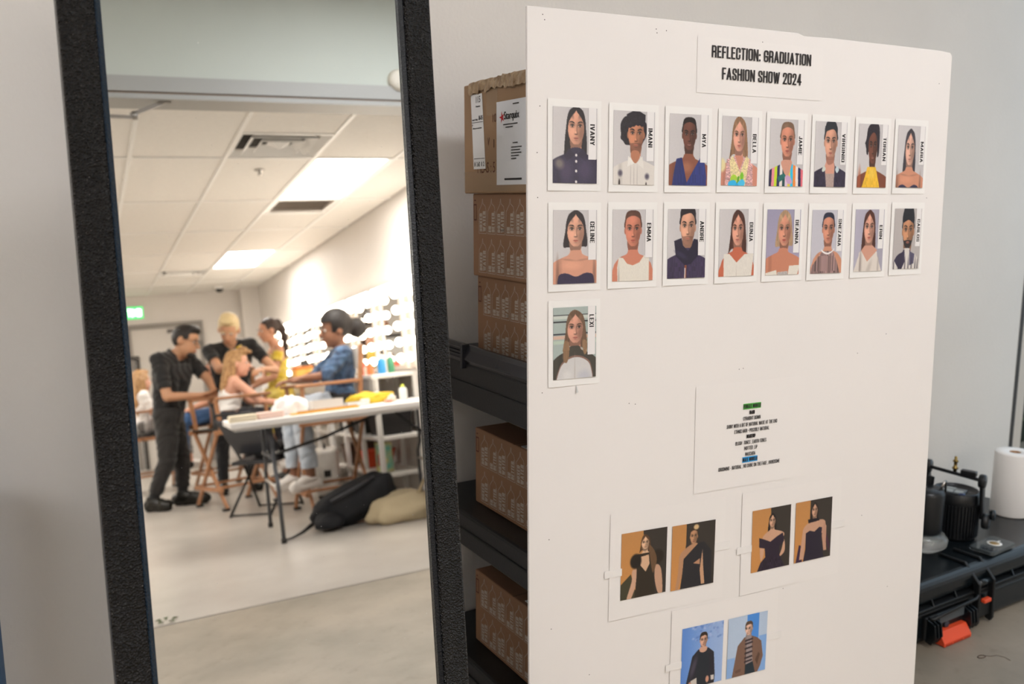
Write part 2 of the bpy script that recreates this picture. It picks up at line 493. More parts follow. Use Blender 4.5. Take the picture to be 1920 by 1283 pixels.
def filler(i, j, a, b):
    """plain tile beside a half-length fitting"""
    du, dv = GU[i + 1] - GU[i], GV[j + 1] - GV[j]
    o = MB().box(a + 0.012, b - 0.012, 0.012, dv - 0.012, 0, 0.016).build('ceiling_tile', M_CEIL, ceil2)
    o.location = RM(GU[i], GV[j], ZC); o.rotation_euler = (0, 0, ROOMZ)
filler(0, 5, 0, 0.58); filler(2, 6, 0.58, 1.38); filler(5, 5, 0.58, 1.38)
for i, j in ((0, 5), (2, 6), (5, 5)):
    tbar(RM(GU[i] + 0.58, GV[j], ZC - 0.002), RM(GU[i] + 0.58, GV[j + 1], ZC - 0.002))
M_DARKV = mat('duct_dark', '#3a3632', 0.7)
def diffuser(u0, v0, label):
    r = room_root('air_diffuser', u0 + 0.29, v0 + 0.286, ZC, 0, label, 'air vent', 'square air diffusers')
    MB().box(-0.27, 0.27, -0.27, 0.27, 0.05, 0.06).build('duct_back', M_DARKV, r)
    for k, (a, w) in enumerate(((0.272, 0.035), (0.205, 0.045), (0.135, 0.04))):
        mb = MB()
        ho, hi = -0.004 - 0.004 * k, 0.03
        o = [(-a, -a), (a, -a), (a, a), (-a, a)]; b = a - w
        q = [(-b, -b), (b, -b), (b, b), (-b, b)]
        vs = [(*p, ho) for p in o] + [(*p, hi) for p in q] + [(*p, ho + 0.006) for p in o] + [(*p, hi + 0.006) for p in q]
        fs = []
        for i in range(4):
            n = (i + 1) % 4
            fs += [(i, n, 4 + n, 4 + i), (8 + i, 12 + i, 12 + n, 8 + n), (i, 8 + i, 8 + n, n), (4 + i, 4 + n, 12 + n, 12 + i)]
        mb.add(vs, fs).build('louvre_ring', M_WHITE, r)
    MB().add([(-0.07, -0.07, 0.02), (0.07, -0.07, 0.02), (0.07, 0.07, 0.02), (-0.07, 0.07, 0.02), (0, 0, -0.02)],
             [(0, 1, 4), (1, 2, 4), (2, 3, 4), (3, 0, 4), (0, 3, 2, 1)]).build('centre_plate', M_WHITE, r)
diffuser(GU[0] + 0.58, GV[5], 'square stepped air diffuser nearest the doorway header')
diffuser(GU[5], GV[5], 'square stepped air diffuser beside the far panel light')
gr = room_root('return_grille', GU[2], GV[6], ZC, 0, 'brown slotted return air grille behind the bright panel light', 'air vent')
MB().box(0.012, 0.565, 0.012, 0.558, 0.03, 0.04).build('duct_back', M_DARKV, gr)
mb = MB()
for a in ((0.012, 0.565, 0.012, 0.05), (0.012, 0.565, 0.52, 0.558), (0.012, 0.05, 0.05, 0.52), (0.527, 0.565, 0.05, 0.52)): mb.box(*a, -0.002, 0.02)
mb.build('grille_frame', M_WHITE, gr)
M_SLAT = mat('grille_slat', '#b9ab9d', 0.5)
slat = MB().obox((0, 0, 0), (0.24, 0, 0), (0, 0.007, 0.005), (0, -0.001, 0.0014)).mesh('slat', M_SLAT)
for k in range(26):
    o = bpy.data.objects.new('slat', slat); COL.objects.link(o); o.parent = gr; o.location = (0.288, 0.058 + k * 0.0182, 0.01)
spr = room_root('fire_sprinkler', 3.39, 1.43, ZC, 0, 'small pendent fire sprinkler in a plain ceiling tile', 'sprinkler')
MB().lathe([(0.001, -0.001), (0.035, -0.003), (0.035, -0.006), (0.012, -0.008), (0.012, -0.03), (0.001, -0.03)], 16).build('escutcheon', mat('chrome', '#b9b6b2', 0.25, metal=1), spr)
MB().lathe([(0.001, -0.036), (0.02, -0.036), (0.02, -0.038), (0.001, -0.038)], 12).tube([(0.008, 0, -0.03), (0.008, 0, -0.037)], 0.002, 6).tube([(-0.008, 0, -0.03), (-0.008, 0, -0.037)], 0.002, 6).build('deflector', MATS['chrome'], spr)

# fill panels added out of view to light the board and the left wall
for k, (s, e, lab) in enumerate(((1.0, 2.3, 'unseen fill panel added over the corridor in front of the pin board'), (-2.4, 2.0, 'unseen fill panel added over the corridor beyond the leaning mirror'))):
    r = empty('added_fill_light', WF(s, e, ZF), WY, lab, 'ceiling light', 'added fill panels over the corridor')
    mb = MB()
    for a in ((-0.62, 0.62, -0.32, -0.30), (-0.62, 0.62, 0.30, 0.32), (-0.62, -0.60, -0.30, 0.30), (0.60, 0.62, -0.30, 0.30)): mb.box(*a, -0.05, 0)
    mb.build('light_frame', M_WHITE, r)
    MB().box(-0.6, 0.6, -0.3, 0.3, -0.035, -0.02).build('diffuser', M_FILL, r)

# door closer arm and round detector on the header, as the mirror shows them
dc = empty('door_closer', RM(U0 + 0.02, 0.55, ZH - 0.08), ROOMZ, 'folded grey door closer arm hanging below the header', 'door closer')
M_STEEL = mat('brushed_steel', '#a5a19b', 0.35, metal=0.8)
MB().bar((0, -0.02, -0.005), (0, 0.14, 0.066), 0.02, 0.008, up=(1, 0, 0)).build('upper_arm', M_STEEL, dc)
MB().bar((0, 0.01, -0.014), (0, -0.62, -0.004), 0.016, 0.008, up=(1, 0, 0)).build('lower_arm', M_STEEL, dc)
MB().lathe([(0.001, -0.024), (0.014, -0.024), (0.014, 0.012), (0.001, 0.012)], 12).build('pivot', M_STEEL, dc)
MB().box(-0.01, 0.01, 0.11, 0.17, 0.06, 0.07).build('bracket', M_STEEL, dc)
sd = empty('smoke_detector', RM(U0, 1.905, ZH + 0.13), ROOMZ, 'round white detector on the grey-green header beside the mirror frame', 'detector')
MB().lathe([(0.001, -0.045), (0.035, -0.045), (0.055, -0.03), (0.06, -0.012), (0.06, 0)], 28, axis=(1, 0, 0)).build('detector_body', mat('cream_plastic', '#e9e2d4', 0.5), sd)
MB().lathe([(0.064, -0.01), (0.065, -0.001), (0.001, 0)], 28, axis=(1, 0, 0)).build('mounting_ring', MATS['cream_plastic'], sd)

# corner at the far end of the corridor: dark reveal, pale jamb and a hedge outside
M_DARKEDGE = mat('dark_reveal', '#3b3733', 0.6)
wallbox('trim_4', M_DARKEDGE, WF(2.73, -0.10, 0), WD * 0.025, WN * 0.102, UP * ZF)
wallbox('trim_5', mat('beige_jamb', '#cfc6ba', 0.6), WF(2.755, -0.42, 0), WD * 0.10, WN * 0.40, UP * ZF)
# ------------------------------------------------------------------ hedge outside the open end
def leaf_cloud(n, sx, sy, sz, size):
    v = []; f = []
    for i in range(n):
        c = np.array([random.uniform(0, sx), random.uniform(0, sy), random.uniform(0, sz)])
        a = np.random.randn(3); a /= np.linalg.norm(a)
        b = np.cross(a, np.random.randn(3)); b /= np.linalg.norm(b)
        k = size * random.uniform(0.7, 1.3); o = len(v)
        v += [tuple(c - a * k), tuple(c + b * k * 0.5), tuple(c + a * k), tuple(c - b * k * 0.5)]
        f.append((o, o + 1, o + 2, o + 3))
    return v, f
hg = empty('boxwood_hedge', WF(2.99, -0.62, 0), WY, 'dense dark green boxwood hedge at the end of the wall', 'hedge')
MB().box(0.05, 1.2, 0.04, 0.4, 0, 1.9).build('hedge_core', mat('hedge_dark', '#1d2415', 0.9), hg)
v, f = leaf_cloud(9000, 1.25, 0.46, 1.95, 0.018)
o = MB().add(v, f).build('foliage', mat('box_leaf', '#2f3d1e', 0.5, col2='#5a6534', vscale=9), hg, clean=False)
o['kind'] = 'stuff'

# ------------------------------------------------------------------ leaning floor mirror
md = np.array([0.85719025, 0.51499987, -0.00014304]); mu = np.array([-0.05311638, 0.08868568, 0.9946424]); mn = np.array([0.51225339, -0.85259016, 0.10337543])
MR = np.array([-0.14, 1.57448907, 1.71329446])
MW, MH = 0.2873, 1.80
mbase = MR - md * MW - mu * (MR[2] - 0.006) / mu[2]
mroot = empty('floor_mirror', matrix=frame_matrix(mbase, md, -mn, mu), label='tall floor mirror in a textured black frame standing by the wall', cat='mirror')
def frame_mat():
    m = bpy.data.materials.new('textured_black_frame'); m.use_nodes = True
    nt = m.node_tree; b = nt.nodes['Principled BSDF']
    tc = nt.nodes.new('ShaderNodeTexCoord')
    vo = nt.nodes.new('ShaderNodeTexVoronoi'); vo.inputs['Scale'].default_value = 300
    no = nt.nodes.new('ShaderNodeTexNoise'); no.inputs['Scale'].default_value = 170; no.inputs['Detail'].default_value = 6
    n3 = nt.nodes.new('ShaderNodeTexNoise'); n3.inputs['Scale'].default_value = 600; n3.inputs['Detail'].default_value = 2
    for n in (vo, no, n3): nt.links.new(tc.outputs['Object'], n.inputs['Vector'])
    ad = nt.nodes.new('ShaderNodeMath'); ad.operation = 'ADD'
    nt.links.new(vo.outputs['Distance'], ad.inputs[0]); nt.links.new(no.outputs['Fac'], ad.inputs[1])
    bp = nt.nodes.new('ShaderNodeBump'); bp.inputs['Strength'].default_value = 1.0; bp.inputs['Distance'].default_value = 0.0060
    nt.links.new(ad.outputs[0], bp.inputs['Height']); nt.links.new(bp.outputs['Normal'], b.inputs['Normal'])
    r = nt.nodes.new('ShaderNodeValToRGB')
    r.color_ramp.elements[0].position = 0.69; r.color_ramp.elements[1].position = 0.73
    r.color_ramp.elements[0].color = (0.0065, 0.0055, 0.0048, 1); r.color_ramp.elements[1].color = (0.30, 0.27, 0.24, 1)  # sparkle painted as pale flecks in the base colour, with dust specks
    nt.links.new(n3.outputs['Fac'], r.inputs['Fac']); nt.links.new(r.outputs['Color'], b.inputs['Base Color'])
    b.inputs['Roughness'].default_value = 0.20
    return m
M_FRAME = frame_mat()
M_LIP = mat('blue_glint_lip', '#0c2233', 0.22, bump=0.7, bscale=300)  # blue reflected light painted into the colour of the left lip
M_LIP2 = mat('navy_black_lip', '#0d1118', 0.2, bump=0.3, bscale=300)
FW_, TH = 0.0490, 0.034
def rail(name, a, b, horiz):
    mb = MB()
    if not horiz: mb.box(a, b, 0, TH, 0, MH)
    else: mb.box(-MW + FW_, MW - FW_, 0, TH, a, b)
    return mb.build(name, M_FRAME, mroot, 0.004, 3)
rail('frame_stile', -MW, -MW + FW_, False); rail('frame_stile', MW - FW_, MW, False)
rail('frame_rail', 0, FW_, True); rail('frame_rail', MH - FW_, MH, True)
i0, i1 = MW - FW_, FW_
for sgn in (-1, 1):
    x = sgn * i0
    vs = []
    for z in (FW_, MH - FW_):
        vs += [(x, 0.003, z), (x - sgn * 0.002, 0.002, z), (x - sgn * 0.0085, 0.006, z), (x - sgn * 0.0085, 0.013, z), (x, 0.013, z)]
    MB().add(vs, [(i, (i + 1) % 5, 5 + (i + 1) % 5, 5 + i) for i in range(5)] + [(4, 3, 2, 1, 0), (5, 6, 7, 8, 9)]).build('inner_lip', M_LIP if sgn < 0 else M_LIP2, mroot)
for z, sg in ((FW_, 1), (MH - FW_, -1)):
    vs = []
    for x in (-i0, i0):
        vs += [(x, 0.003, z), (x, 0.002, z + sg * 0.002), (x, 0.006, z + sg * 0.0085), (x, 0.013, z + sg * 0.0085), (x, 0.013, z)]
    MB().add(vs, [(i, (i + 1) % 5, 5 + (i + 1) % 5, 5 + i) for i in range(5)] + [(4, 3, 2, 1, 0), (5, 6, 7, 8, 9)]).build('inner_lip', M_LIP2, mroot)
def glass_mat():
    m = bpy.data.materials.new('silvered_glass'); m.use_nodes = True
    nt = m.node_tree; b = nt.nodes['Principled BSDF']
    b.inputs['Base Color'].default_value = (0.955, 0.965, 0.955, 1); b.inputs['Metallic'].default_value = 1.0; b.inputs['Roughness'].default_value = 0.0
    tc = nt.nodes.new('ShaderNodeTexCoord')
    n = nt.nodes.new('ShaderNodeTexNoise'); n.inputs['Scale'].default_value = 330; n.inputs['Detail'].default_value = 1.0
    nt.links.new(tc.outputs['Object'], n.inputs['Vector'])
    r = nt.nodes.new('ShaderNodeValToRGB'); r.color_ramp.elements[0].position = 0.80; r.color_ramp.elements[1].position = 0.83
    nt.links.new(n.outputs['Fac'], r.inputs['Fac'])
    d = nt.nodes.new('ShaderNodeBsdfDiffuse'); d.inputs[0].default_value = (0.8, 0.8, 0.8, 1)
    mx = nt.nodes.new('ShaderNodeMixShader')
    nt.links.new(r.outputs['Color'], mx.inputs[0]); nt.links.new(b.outputs[0], mx.inputs[1]); nt.links.new(d.outputs[0], mx.inputs[2])
    nt.links.new(mx.outputs[0], nt.nodes['Material Output'].inputs[0])
    return m
MB().box(-i0, i0, 0.0115, 0.0155, FW_, MH - FW_).build('mirror_glass', glass_mat(), mroot)
MB().box(-i0, i0, 0.0155, 0.030, FW_, MH - FW_).build('back_board', mat('hardboard', '#5a4635', 0.8), mroot)

MB().bar((0, TH + .004, 1.45), (0, TH + .30, 0.035), .045, .018, up=(1, 0, 0)).build('stand_strut', mat('strut_black', '#141414', .5), mroot, .003)
MB().bar((-.2, TH + .002, 1.45), (.2, TH + .002, 1.45), .03, .02).build('strut_hinge', MATS['strut_black'], mroot, .002)

# pale blue rounded edge in the bottom corner of the picture
bl = empty('blue_exercise_mat', WF(-1.043, 0.20, 0), WY, 'rolled pale blue exercise mat standing by the wall left of the mirror', 'mat')
M_BLUE = mat('blue_foam', '#5f86b4', 0.6, bump=0.1, bscale=200)
sp = [(0.004 * k * math.cos(k * 0.55) , 0.004 * k * math.sin(k * 0.55)) for k in range(2, 15)]
mb = MB()
outer = [(0.062 * math.cos(a), 0.062 * math.sin(a)) for a in np.linspace(0, 2 * math.pi, 28, endpoint=False)]
mb.prism(outer, 0.0, 0.95)
mb.build('mat_roll', M_BLUE, bl, 0.004)
mb = MB(); mb.tube([(p[0] * 1.0, p[1] * 1.0, 0.952) for p in sp], 0.0018, 6); mb.build('roll_end', mat('blue_foam_dark', '#3c5f8c', 0.7), bl)

# ------------------------------------------------------------------ black plastic shelving
M_BLK = mat('black_plastic', '#15161a', 0.38, bump=0.05, bscale=200)
M_BLKG = mat('black_gloss_plastic', '#2a2b32', 0.22)
SH_S0, SH_S1, SH_E0, SH_E1 = -0.012, 0.95, 0.012, 0.565
rack = empty('storage_shelf', WF(0, 0, 0), WY, 'black plastic shelving unit against the wall behind the pin board', 'shelf')
def sl(name, m, s0, s1, e0, e1, z0, z1, bevel=0.0, parent=rack, seg=2):
    return MB().box(s0, s1, -e1, -e0, z0, z1).build(name, m, parent, bevel, seg)
for z, h in ((1.005, 0.105), (0.633, 0.085), (0.262, 0.085)):
    b = sl('shelf_board', M_BLK, SH_S0, SH_S1, SH_E0, SH_E1, z - h, z, 0.008)
    sl('shelf_skirt', M_BLK, SH_S0 - 0.004, SH_S0 + 0.012, SH_E0, SH_E1, z - h + 0.004, z - h * 0.45, 0.003, b)
# raised glossy rim with ribs on the shelf that carries the stacked cartons
rim = MB()
prof = [(0, 0), (0.03, 0), (0.03, 0.012), (0.026, 0.034), (0.018, 0.043), (0.008, 0.043), (0.0, 0.034), (-0.008, 0.012)]
rim.prism([(p[0], p[1]) for p in prof], SH_E0, SH_E1, O=(SH_S0, 0, 1.0), X=(1, 0, 0), Y=(0, 0, 1), smooth=False)
rimo = rim.build('rim', M_BLKG, rack, 0.003, 2)
for k in range(4):
    sl('rib', M_BLKG, SH_S0 - 0.009, SH_S0 + 0.022, SH_E0 + 0.02, 0.24, 1.012 + k * 0.0075, 1.0150 + k * 0.0075, 0.001, rimo)
sl('clip', M_BLKG, SH_S0 - 0.012, SH_S0 + 0.01, 0.24, 0.248, 0.99, 1.046, 0.002, rimo)
for s, e in ((SH_S1 - 0.05, SH_E0), (SH_S1 - 0.05, SH_E1 - 0.05), (SH_S0 + 0.02, SH_E1 - 0.05)):
    sl('post', M_BLK, s, s + 0.045, e, e + 0.045, 0, 1.02, 0.01, rack, 3)
sl('post', M_BLK, SH_S0 + 0.01, SH_S0 + 0.055, SH_E0, SH_E0 + 0.045, 0, 0.18, 0.01, rack, 3)

# ------------------------------------------------------------------ cartons
M_KRAFT = mat('kraft_card', '#9a755a', 0.75, var=0.05, vscale=9, bump=0.05, bscale=260)
M_KRAFT2 = mat('kraft_card_pale', '#9c7d5e', 0.7, var=0.06, vscale=7, bump=0.05, bscale=200)
M_PRINT = mat('white_print', '#c9bdb0', 0.7)
M_INK = mat('black_ink', '#1f1b1c', 0.6)
M_INKR = mat('dark_red_ink', '#5b2f22', 0.7)
M_TAPE = mat('clear_tape', '#c2a684', 0.15, alpha=0.35)
M_PAPER = mat('paper', '#ecebea', 0.7)
def water_print(mb, x, e0, e1, z0, z1, icon=True):
    """two rows of carton outlines with upright reading lettering, printed on the face x"""
    X = np.array([0, -1.0, 0]); Y = UP
    rows = [z0 + 0.010, z0 + 0.010 + 0.091]
    n = int((e1 - e0 - 0.03) / 0.0415)
    for r, zb in enumerate(rows):
        for k in range(n):
            e = e0 + 0.030 + k * 0.0415
            w, h = 0.036, 0.078
            pts = [(0, 0), (w, 0), (w, h * 0.62), (w * 0.86, h * 0.80), (w * 0.55, h * 0.88), (w * 0.50, h * 1.02), (w * 0.42, h * 0.86), (w * 0.04, h * 0.66), (0, 0)]
            for a, b in zip(pts[:-1], pts[1:]):
                d = np.array(b) - np.array(a); L = np.linalg.norm(d); d = d / L; q = np.array([-d[1], d[0]]) * 0.0006
                c4 = [np.array(a) + q, np.array(b) + q, np.array(b) - q, np.array(a) - q]
                mb.add([np.array([x, -(e + p[0]), zb + p[1]]) for p in c4], [(0, 1, 2, 3)])
            l1, l2 = ('BOXED', 'WATER') if k % 2 == 0 else ('IS', 'BETTER.')
            w1 = 0.042 if l1 == 'BOXED' else 0.014
            put_caps(mb, l1, (x, -(e + 0.0165), zb + 0.004), UP, -X, w1, 0.0125, 'l', .17)
            put_caps(mb, l2, (x, -(e + 0.0325), zb + 0.004), UP, -X, 0.047, 0.0135, 'l', .17)
    return mb
def carton(s0, s1, e0, e1, z0, z1, label, m=M_KRAFT, tilt=0.0):
    r = empty('carton_box', WF(s0, (e0 + e1) / 2, z0), WY + tilt, label, 'box', 'cartons on the black shelf')
    d = (e1 - e0) / 2
    b = MB().box(0, s1 - s0, -d, d, 0, z1 - z0).build('box_body', m, r, 0.003, 2)
    return r, d, s1 - s0, z1 - z0
def water_carton(s0, e0, e1, z0, z1, label, slip=None, tilt=0.0):
    r, d, w, h = carton(s0, s0 + 0.26, e0, e1, z0, z1, label, tilt=tilt)
    mb = MB(); water_print(mb, -0.0006, -d, d, 0.0, h)
    o = mb.build('printed_lettering', M_PRINT, r, clean=False)
    mk = MB()
    for a in ((0.006, 0.020, 0.13, 0.133), (0.006, 0.020, 0.165, 0.168), (0.006, 0.0085, 0.133, 0.165), (0.0175, 0.020, 0.133, 0.165), (0.009, 0.016, 0.175, 0.178)):
        mk.add([(-0.0007, d - a[0], a[2]), (-0.0007, d - a[1], a[2]), (-0.0007, d - a[1], a[3]), (-0.0007, d - a[0], a[3])], [(0, 1, 2, 3)])
    mk.build('arrow_mark', M_INKR, r, clean=False)
    MB().box(0, w, -0.002, 0.002, h, h + 0.0006).build('top_seam', mat('seam', '#7d5f47', 0.8), r)
    if slip:
        MB().box(slip[0], slip[1], slip[2], slip[3], h, h + 0.0012).build('packing_slip', M_PAPER, r)
        m2 = MB(); zz = h + 0.0016
        m2.add([(slip[0] + 0.006, slip[2] + 0.05, zz), (slip[1] - 0.006, slip[2] + 0.05, zz), (slip[1] - 0.006, slip[2] + 0.052, zz), (slip[0] + 0.006, slip[2] + 0.052, zz)], [(0, 1, 2, 3)])
        m2.add([(slip[0] + 0.02, slip[2] + 0.01, zz), (slip[0] + 0.06, slip[2] + 0.01, zz), (slip[0] + 0.06, slip[2] + 0.03, zz), (slip[0] + 0.02, slip[2] + 0.03, zz)], [(0, 1, 2, 3)])
        m2.add([(slip[0] + 0.008, slip[3] - 0.012, zz), (slip[0] + 0.03, slip[3] - 0.012, zz), (slip[0] + 0.03, slip[3] - 0.006, zz), (slip[0] + 0.008, slip[3] - 0.006, zz)], [(0, 1, 2, 3)])
        m2.build('slip_print', M_INK, r, clean=False)
    return r
water_carton(0.053, 0.165, 0.535, 0.2625, 0.452, 'brown printed water carton on the lowest shelf in view', (0.012, 0.13, -0.12, -0.035))
water_carton(0.053, 0.170, 0.535, 0.6335, 0.8235, 'brown printed water carton alone on the middle shelf', (0.006, 0.10, -0.12, -0.025))
water_carton(0.058, 0.178, 0.535, 1.0055, 1.1975, 'brown printed water carton at the bottom of the stack behind the glossy rim')
water_carton(0.050, 0.172, 0.535, 1.198, 1.390, 'brown printed water carton directly under the worn shipping carton')
# worn shipping carton on top
r, d, w, h = carton(0.040, 0.36, 0.150, 0.535, 1.3905, 1.637, 'worn brown shipping carton with torn tape on top of the stack', M_KRAFT2)
xf = -0.0012
def fq(mb, e0, e1, z0, z1, x=xf, sk=0.0):
    return mb.add([(x, d - e0, z0), (x, d - e1, z0), (x, d - e1 + sk, z1), (x, d - e0 + sk, z1)], [(0, 1, 2, 3)])
lab = MB().add([(-0.0010, d - 0.048, 0.055), (-0.0010, d - 0.104, 0.055), (-0.0010, d - 0.089, 0.222), (-0.0010, d - 0.036, 0.222)], [(0, 1, 2, 3)]).build('address_label', M_PAPER, r, clean=False)
k = MB()
fq(k, 0.042, 0.094, 0.159, 0.1602, -0.0016); fq(k, 0.050, 0.101, 0.078, 0.0792, -0.0016)
for tx, e, z, ww, hh in (('115', 0.062, 0.203, 0.020, 0.014), ('Houston', 0.061, 0.193, 0.020, 0.004), ('06-05', 0.074, 0.164, 0.018, 0.010), ('Lower Friday', 0.043, 0.164, 0.026, 0.004),
                         ('A', 0.052, 0.061, 0.006, 0.011), ('2 of 2', 0.064, 0.061, 0.015, 0.010), ('1', 0.086, 0.061, 0.002, 0.010), ('2', 0.094, 0.061, 0.005, 0.010),
                         ('P', 0.043, 0.151, 0.004, 0.005), ('delivery to be made here', 0.046, 0.145, 0.042, 0.0035)):
    put_text(k, tx, (-0.0016, d - e, z), (0, -1, 0), UP, ww, hh, 'l', 0.0003)
k.build('label_print', M_INK, r, clean=False)['kind'] = 'stuff'
k = MB()
for tx, e, z, ww, hh in (('MEAS : 5', 0.066, 0.046, 0.080, 0.023), ('V', 0.112, 0.105, 0.010, 0.018)): put_text(k, tx, (-0.0007, d - e, z), (0, -1, 0), UP, ww, hh, 'l')
for tx, e, z, ww, hh in (('10', 0.136, 0.155, 0.016, 0.018), ('11', 0.140, 0.100, 0.016, 0.018)): put_text(k, tx, (-0.0007, d - e, z), (0, -1, 0), UP, ww, hh, 'l')
k.build('stencil_print', M_INKR, r, clean=False)['kind'] = 'stuff'
MB().box(-0.0016, -0.0004, d - 0.31, d - 0.155, 0.018, 0.196).build('delivery_note', mat('note_paper', '#e3e5e9', 0.7), r)
k = MB()
put_text(k, 'Starquix', (-0.0024, d - 0.189, 0.157), (0, -1, 0), UP, 0.062, 0.016, 'l', 0.0006)
for q, (z, a, b) in enumerate(((0.145, 0.185, 0.245), (0.139, 0.195, 0.225), (0.186, 0.225, 0.25), (0.105, 0.225, 0.245), (0.096, 0.218, 0.262), (0.090, 0.218, 0.255), (0.084, 0.218, 0.26), (0.078, 0.218, 0.25), (0.072, 0.218, 0.24), (0.030, 0.19, 0.262), (0.028, 0.19, 0.262))):
    fq(k, a, b, z, z + 0.0022, -0.0024)
k.build('note_print', M_INK, r, clean=False)['kind'] = 'stuff'
k = MB()
star = []
for i in range(10):
    rr = 0.012 if i % 2 == 0 else 0.0038
    an = math.pi / 2 + i * math.pi / 5 + 0.25
    star.append((-0.0024, d - 0.180 - rr * math.cos(an), 0.162 + rr * 1.15 * math.sin(an)))
k.add([(-0.0024, d - 0.180, 0.162)] + star, [(0, i + 1, (i + 1) % 10 + 1) for i in range(10)])
k.build('note_star', mat('red_ink', '#c8202f', 0.6), r, clean=False)
# torn and crumpled tape over the top edge
k = MB(); nx = 34
rows = []
for a in range(5):
    row = []
    for i in range(nx):
        e = 0.03 + 0.29 * i / (nx - 1)
        jit = random.uniform(-1, 1)
        row.append((-0.002 - 0.005 * random.random() * (a < 3) + (0.0 if a < 3 else 0.02 * (a - 2)), d - e, h - 0.016 * (2 - a) * 0.5 * (1 if a < 2 else 0) + (0.002 + 0.005 * random.random() if a >= 1 else 0) * (0.3 + 0.7 * min(1, i / 12)) - (0.012 * random.random() if a == 0 else 0)))
    rows += row
k.add(rows, [(a * nx + i, a * nx + i + 1, (a + 1) * nx + i + 1, (a + 1) * nx + i) for a in range(4) for i in range(nx - 1)])
k.build('torn_tape', mat('torn_tape', '#8d7254', 0.35, col2='#b9a080', vscale=60, bump=0.5, bscale=90), r, clean=False)
k = MB(); fq(k, 0.11, 0.16, 0.17, h - 0.004, -0.0007, 0.004); fq(k, 0.0, 0.31, 0.004, 0.05, -0.0005, 0.0)
k.build('clear_tape', M_TAPE, r, clean=False)
# ------------------------------------------------------------------ pin board
bd = np.array([0.9035838, 0.42837814, -0.0053375]); bu = np.array([-0.0059755, 0.02505984, 0.99966809]); bn = np.array([0.42836972, -0.903252, 0.02520343])
BTL = np.array([0.02715152, 1.67788906, 1.7259444])
BH, BW = 1.722, 1.118
borig = BTL - bu * BH
BMAT = frame_matrix(borig, bd, -bn, bu)
M_FOAM = mat('foam_board_face', '#ece7e3', 0.55, var=0.008, vscale=3, bump=0.02, bscale=40)
board_o = empty('pin_board', matrix=BMAT, label='tall white foam pin board leaning in front of the shelves', cat='board')
mb = MB()
pts = [(0, 0), (BW, 0), (BW + 0.001, BH - 0.010), (BW - 0.006, BH - 0.002), (BW - 0.04, BH), (0.74, BH + 0.001), (0.66, BH - 0.001), (0.645, BH + 0.004), (0.34, BH + 0.003), (0, BH)]
mb.prism(pts, -0.007, 0.0, O=(0, 0, 0), X=(1, 0, 0), Y=(0, 0, 1))
mb.build('foam_sheet', M_FOAM, board_o, 0.001, 1)
holes = MB()
for (x, y) in ((0.032, -0.013), (0.036, -0.022), (0.282, -0.018), (0.284, -0.025), (0.306, -0.019), (0.026, -0.177), (0.020, -0.262), (0.021, -0.345), (0.548, -0.022), (0.556, -0.026), (0.512, -0.711), (0.523, -0.710),
               (0.03, -0.72), (0.045, -1.02), (0.05, -1.21), (0.23, -0.76), (0.245, -0.763), (1.06, -0.34), (1.08, -0.075), (1.03, -0.52), (1.02, -0.30), (0.95, -0.66), (0.86, -0.70), (0.42, -1.26), (0.66, -1.24), (0.9, -1.1), (1.0, -1.3), (0.14, -1.33)):
    holes.add([(x + 0.0011 * math.cos(a), -0.0003, BH + y + 0.0011 * math.sin(a)) for a in np.linspace(0, 2 * math.pi, 8, endpoint=False)], [tuple(range(8))])
holes.build('pin_holes', mat('pin_hole', '#4b403c', 0.9), board_o, clean=False)

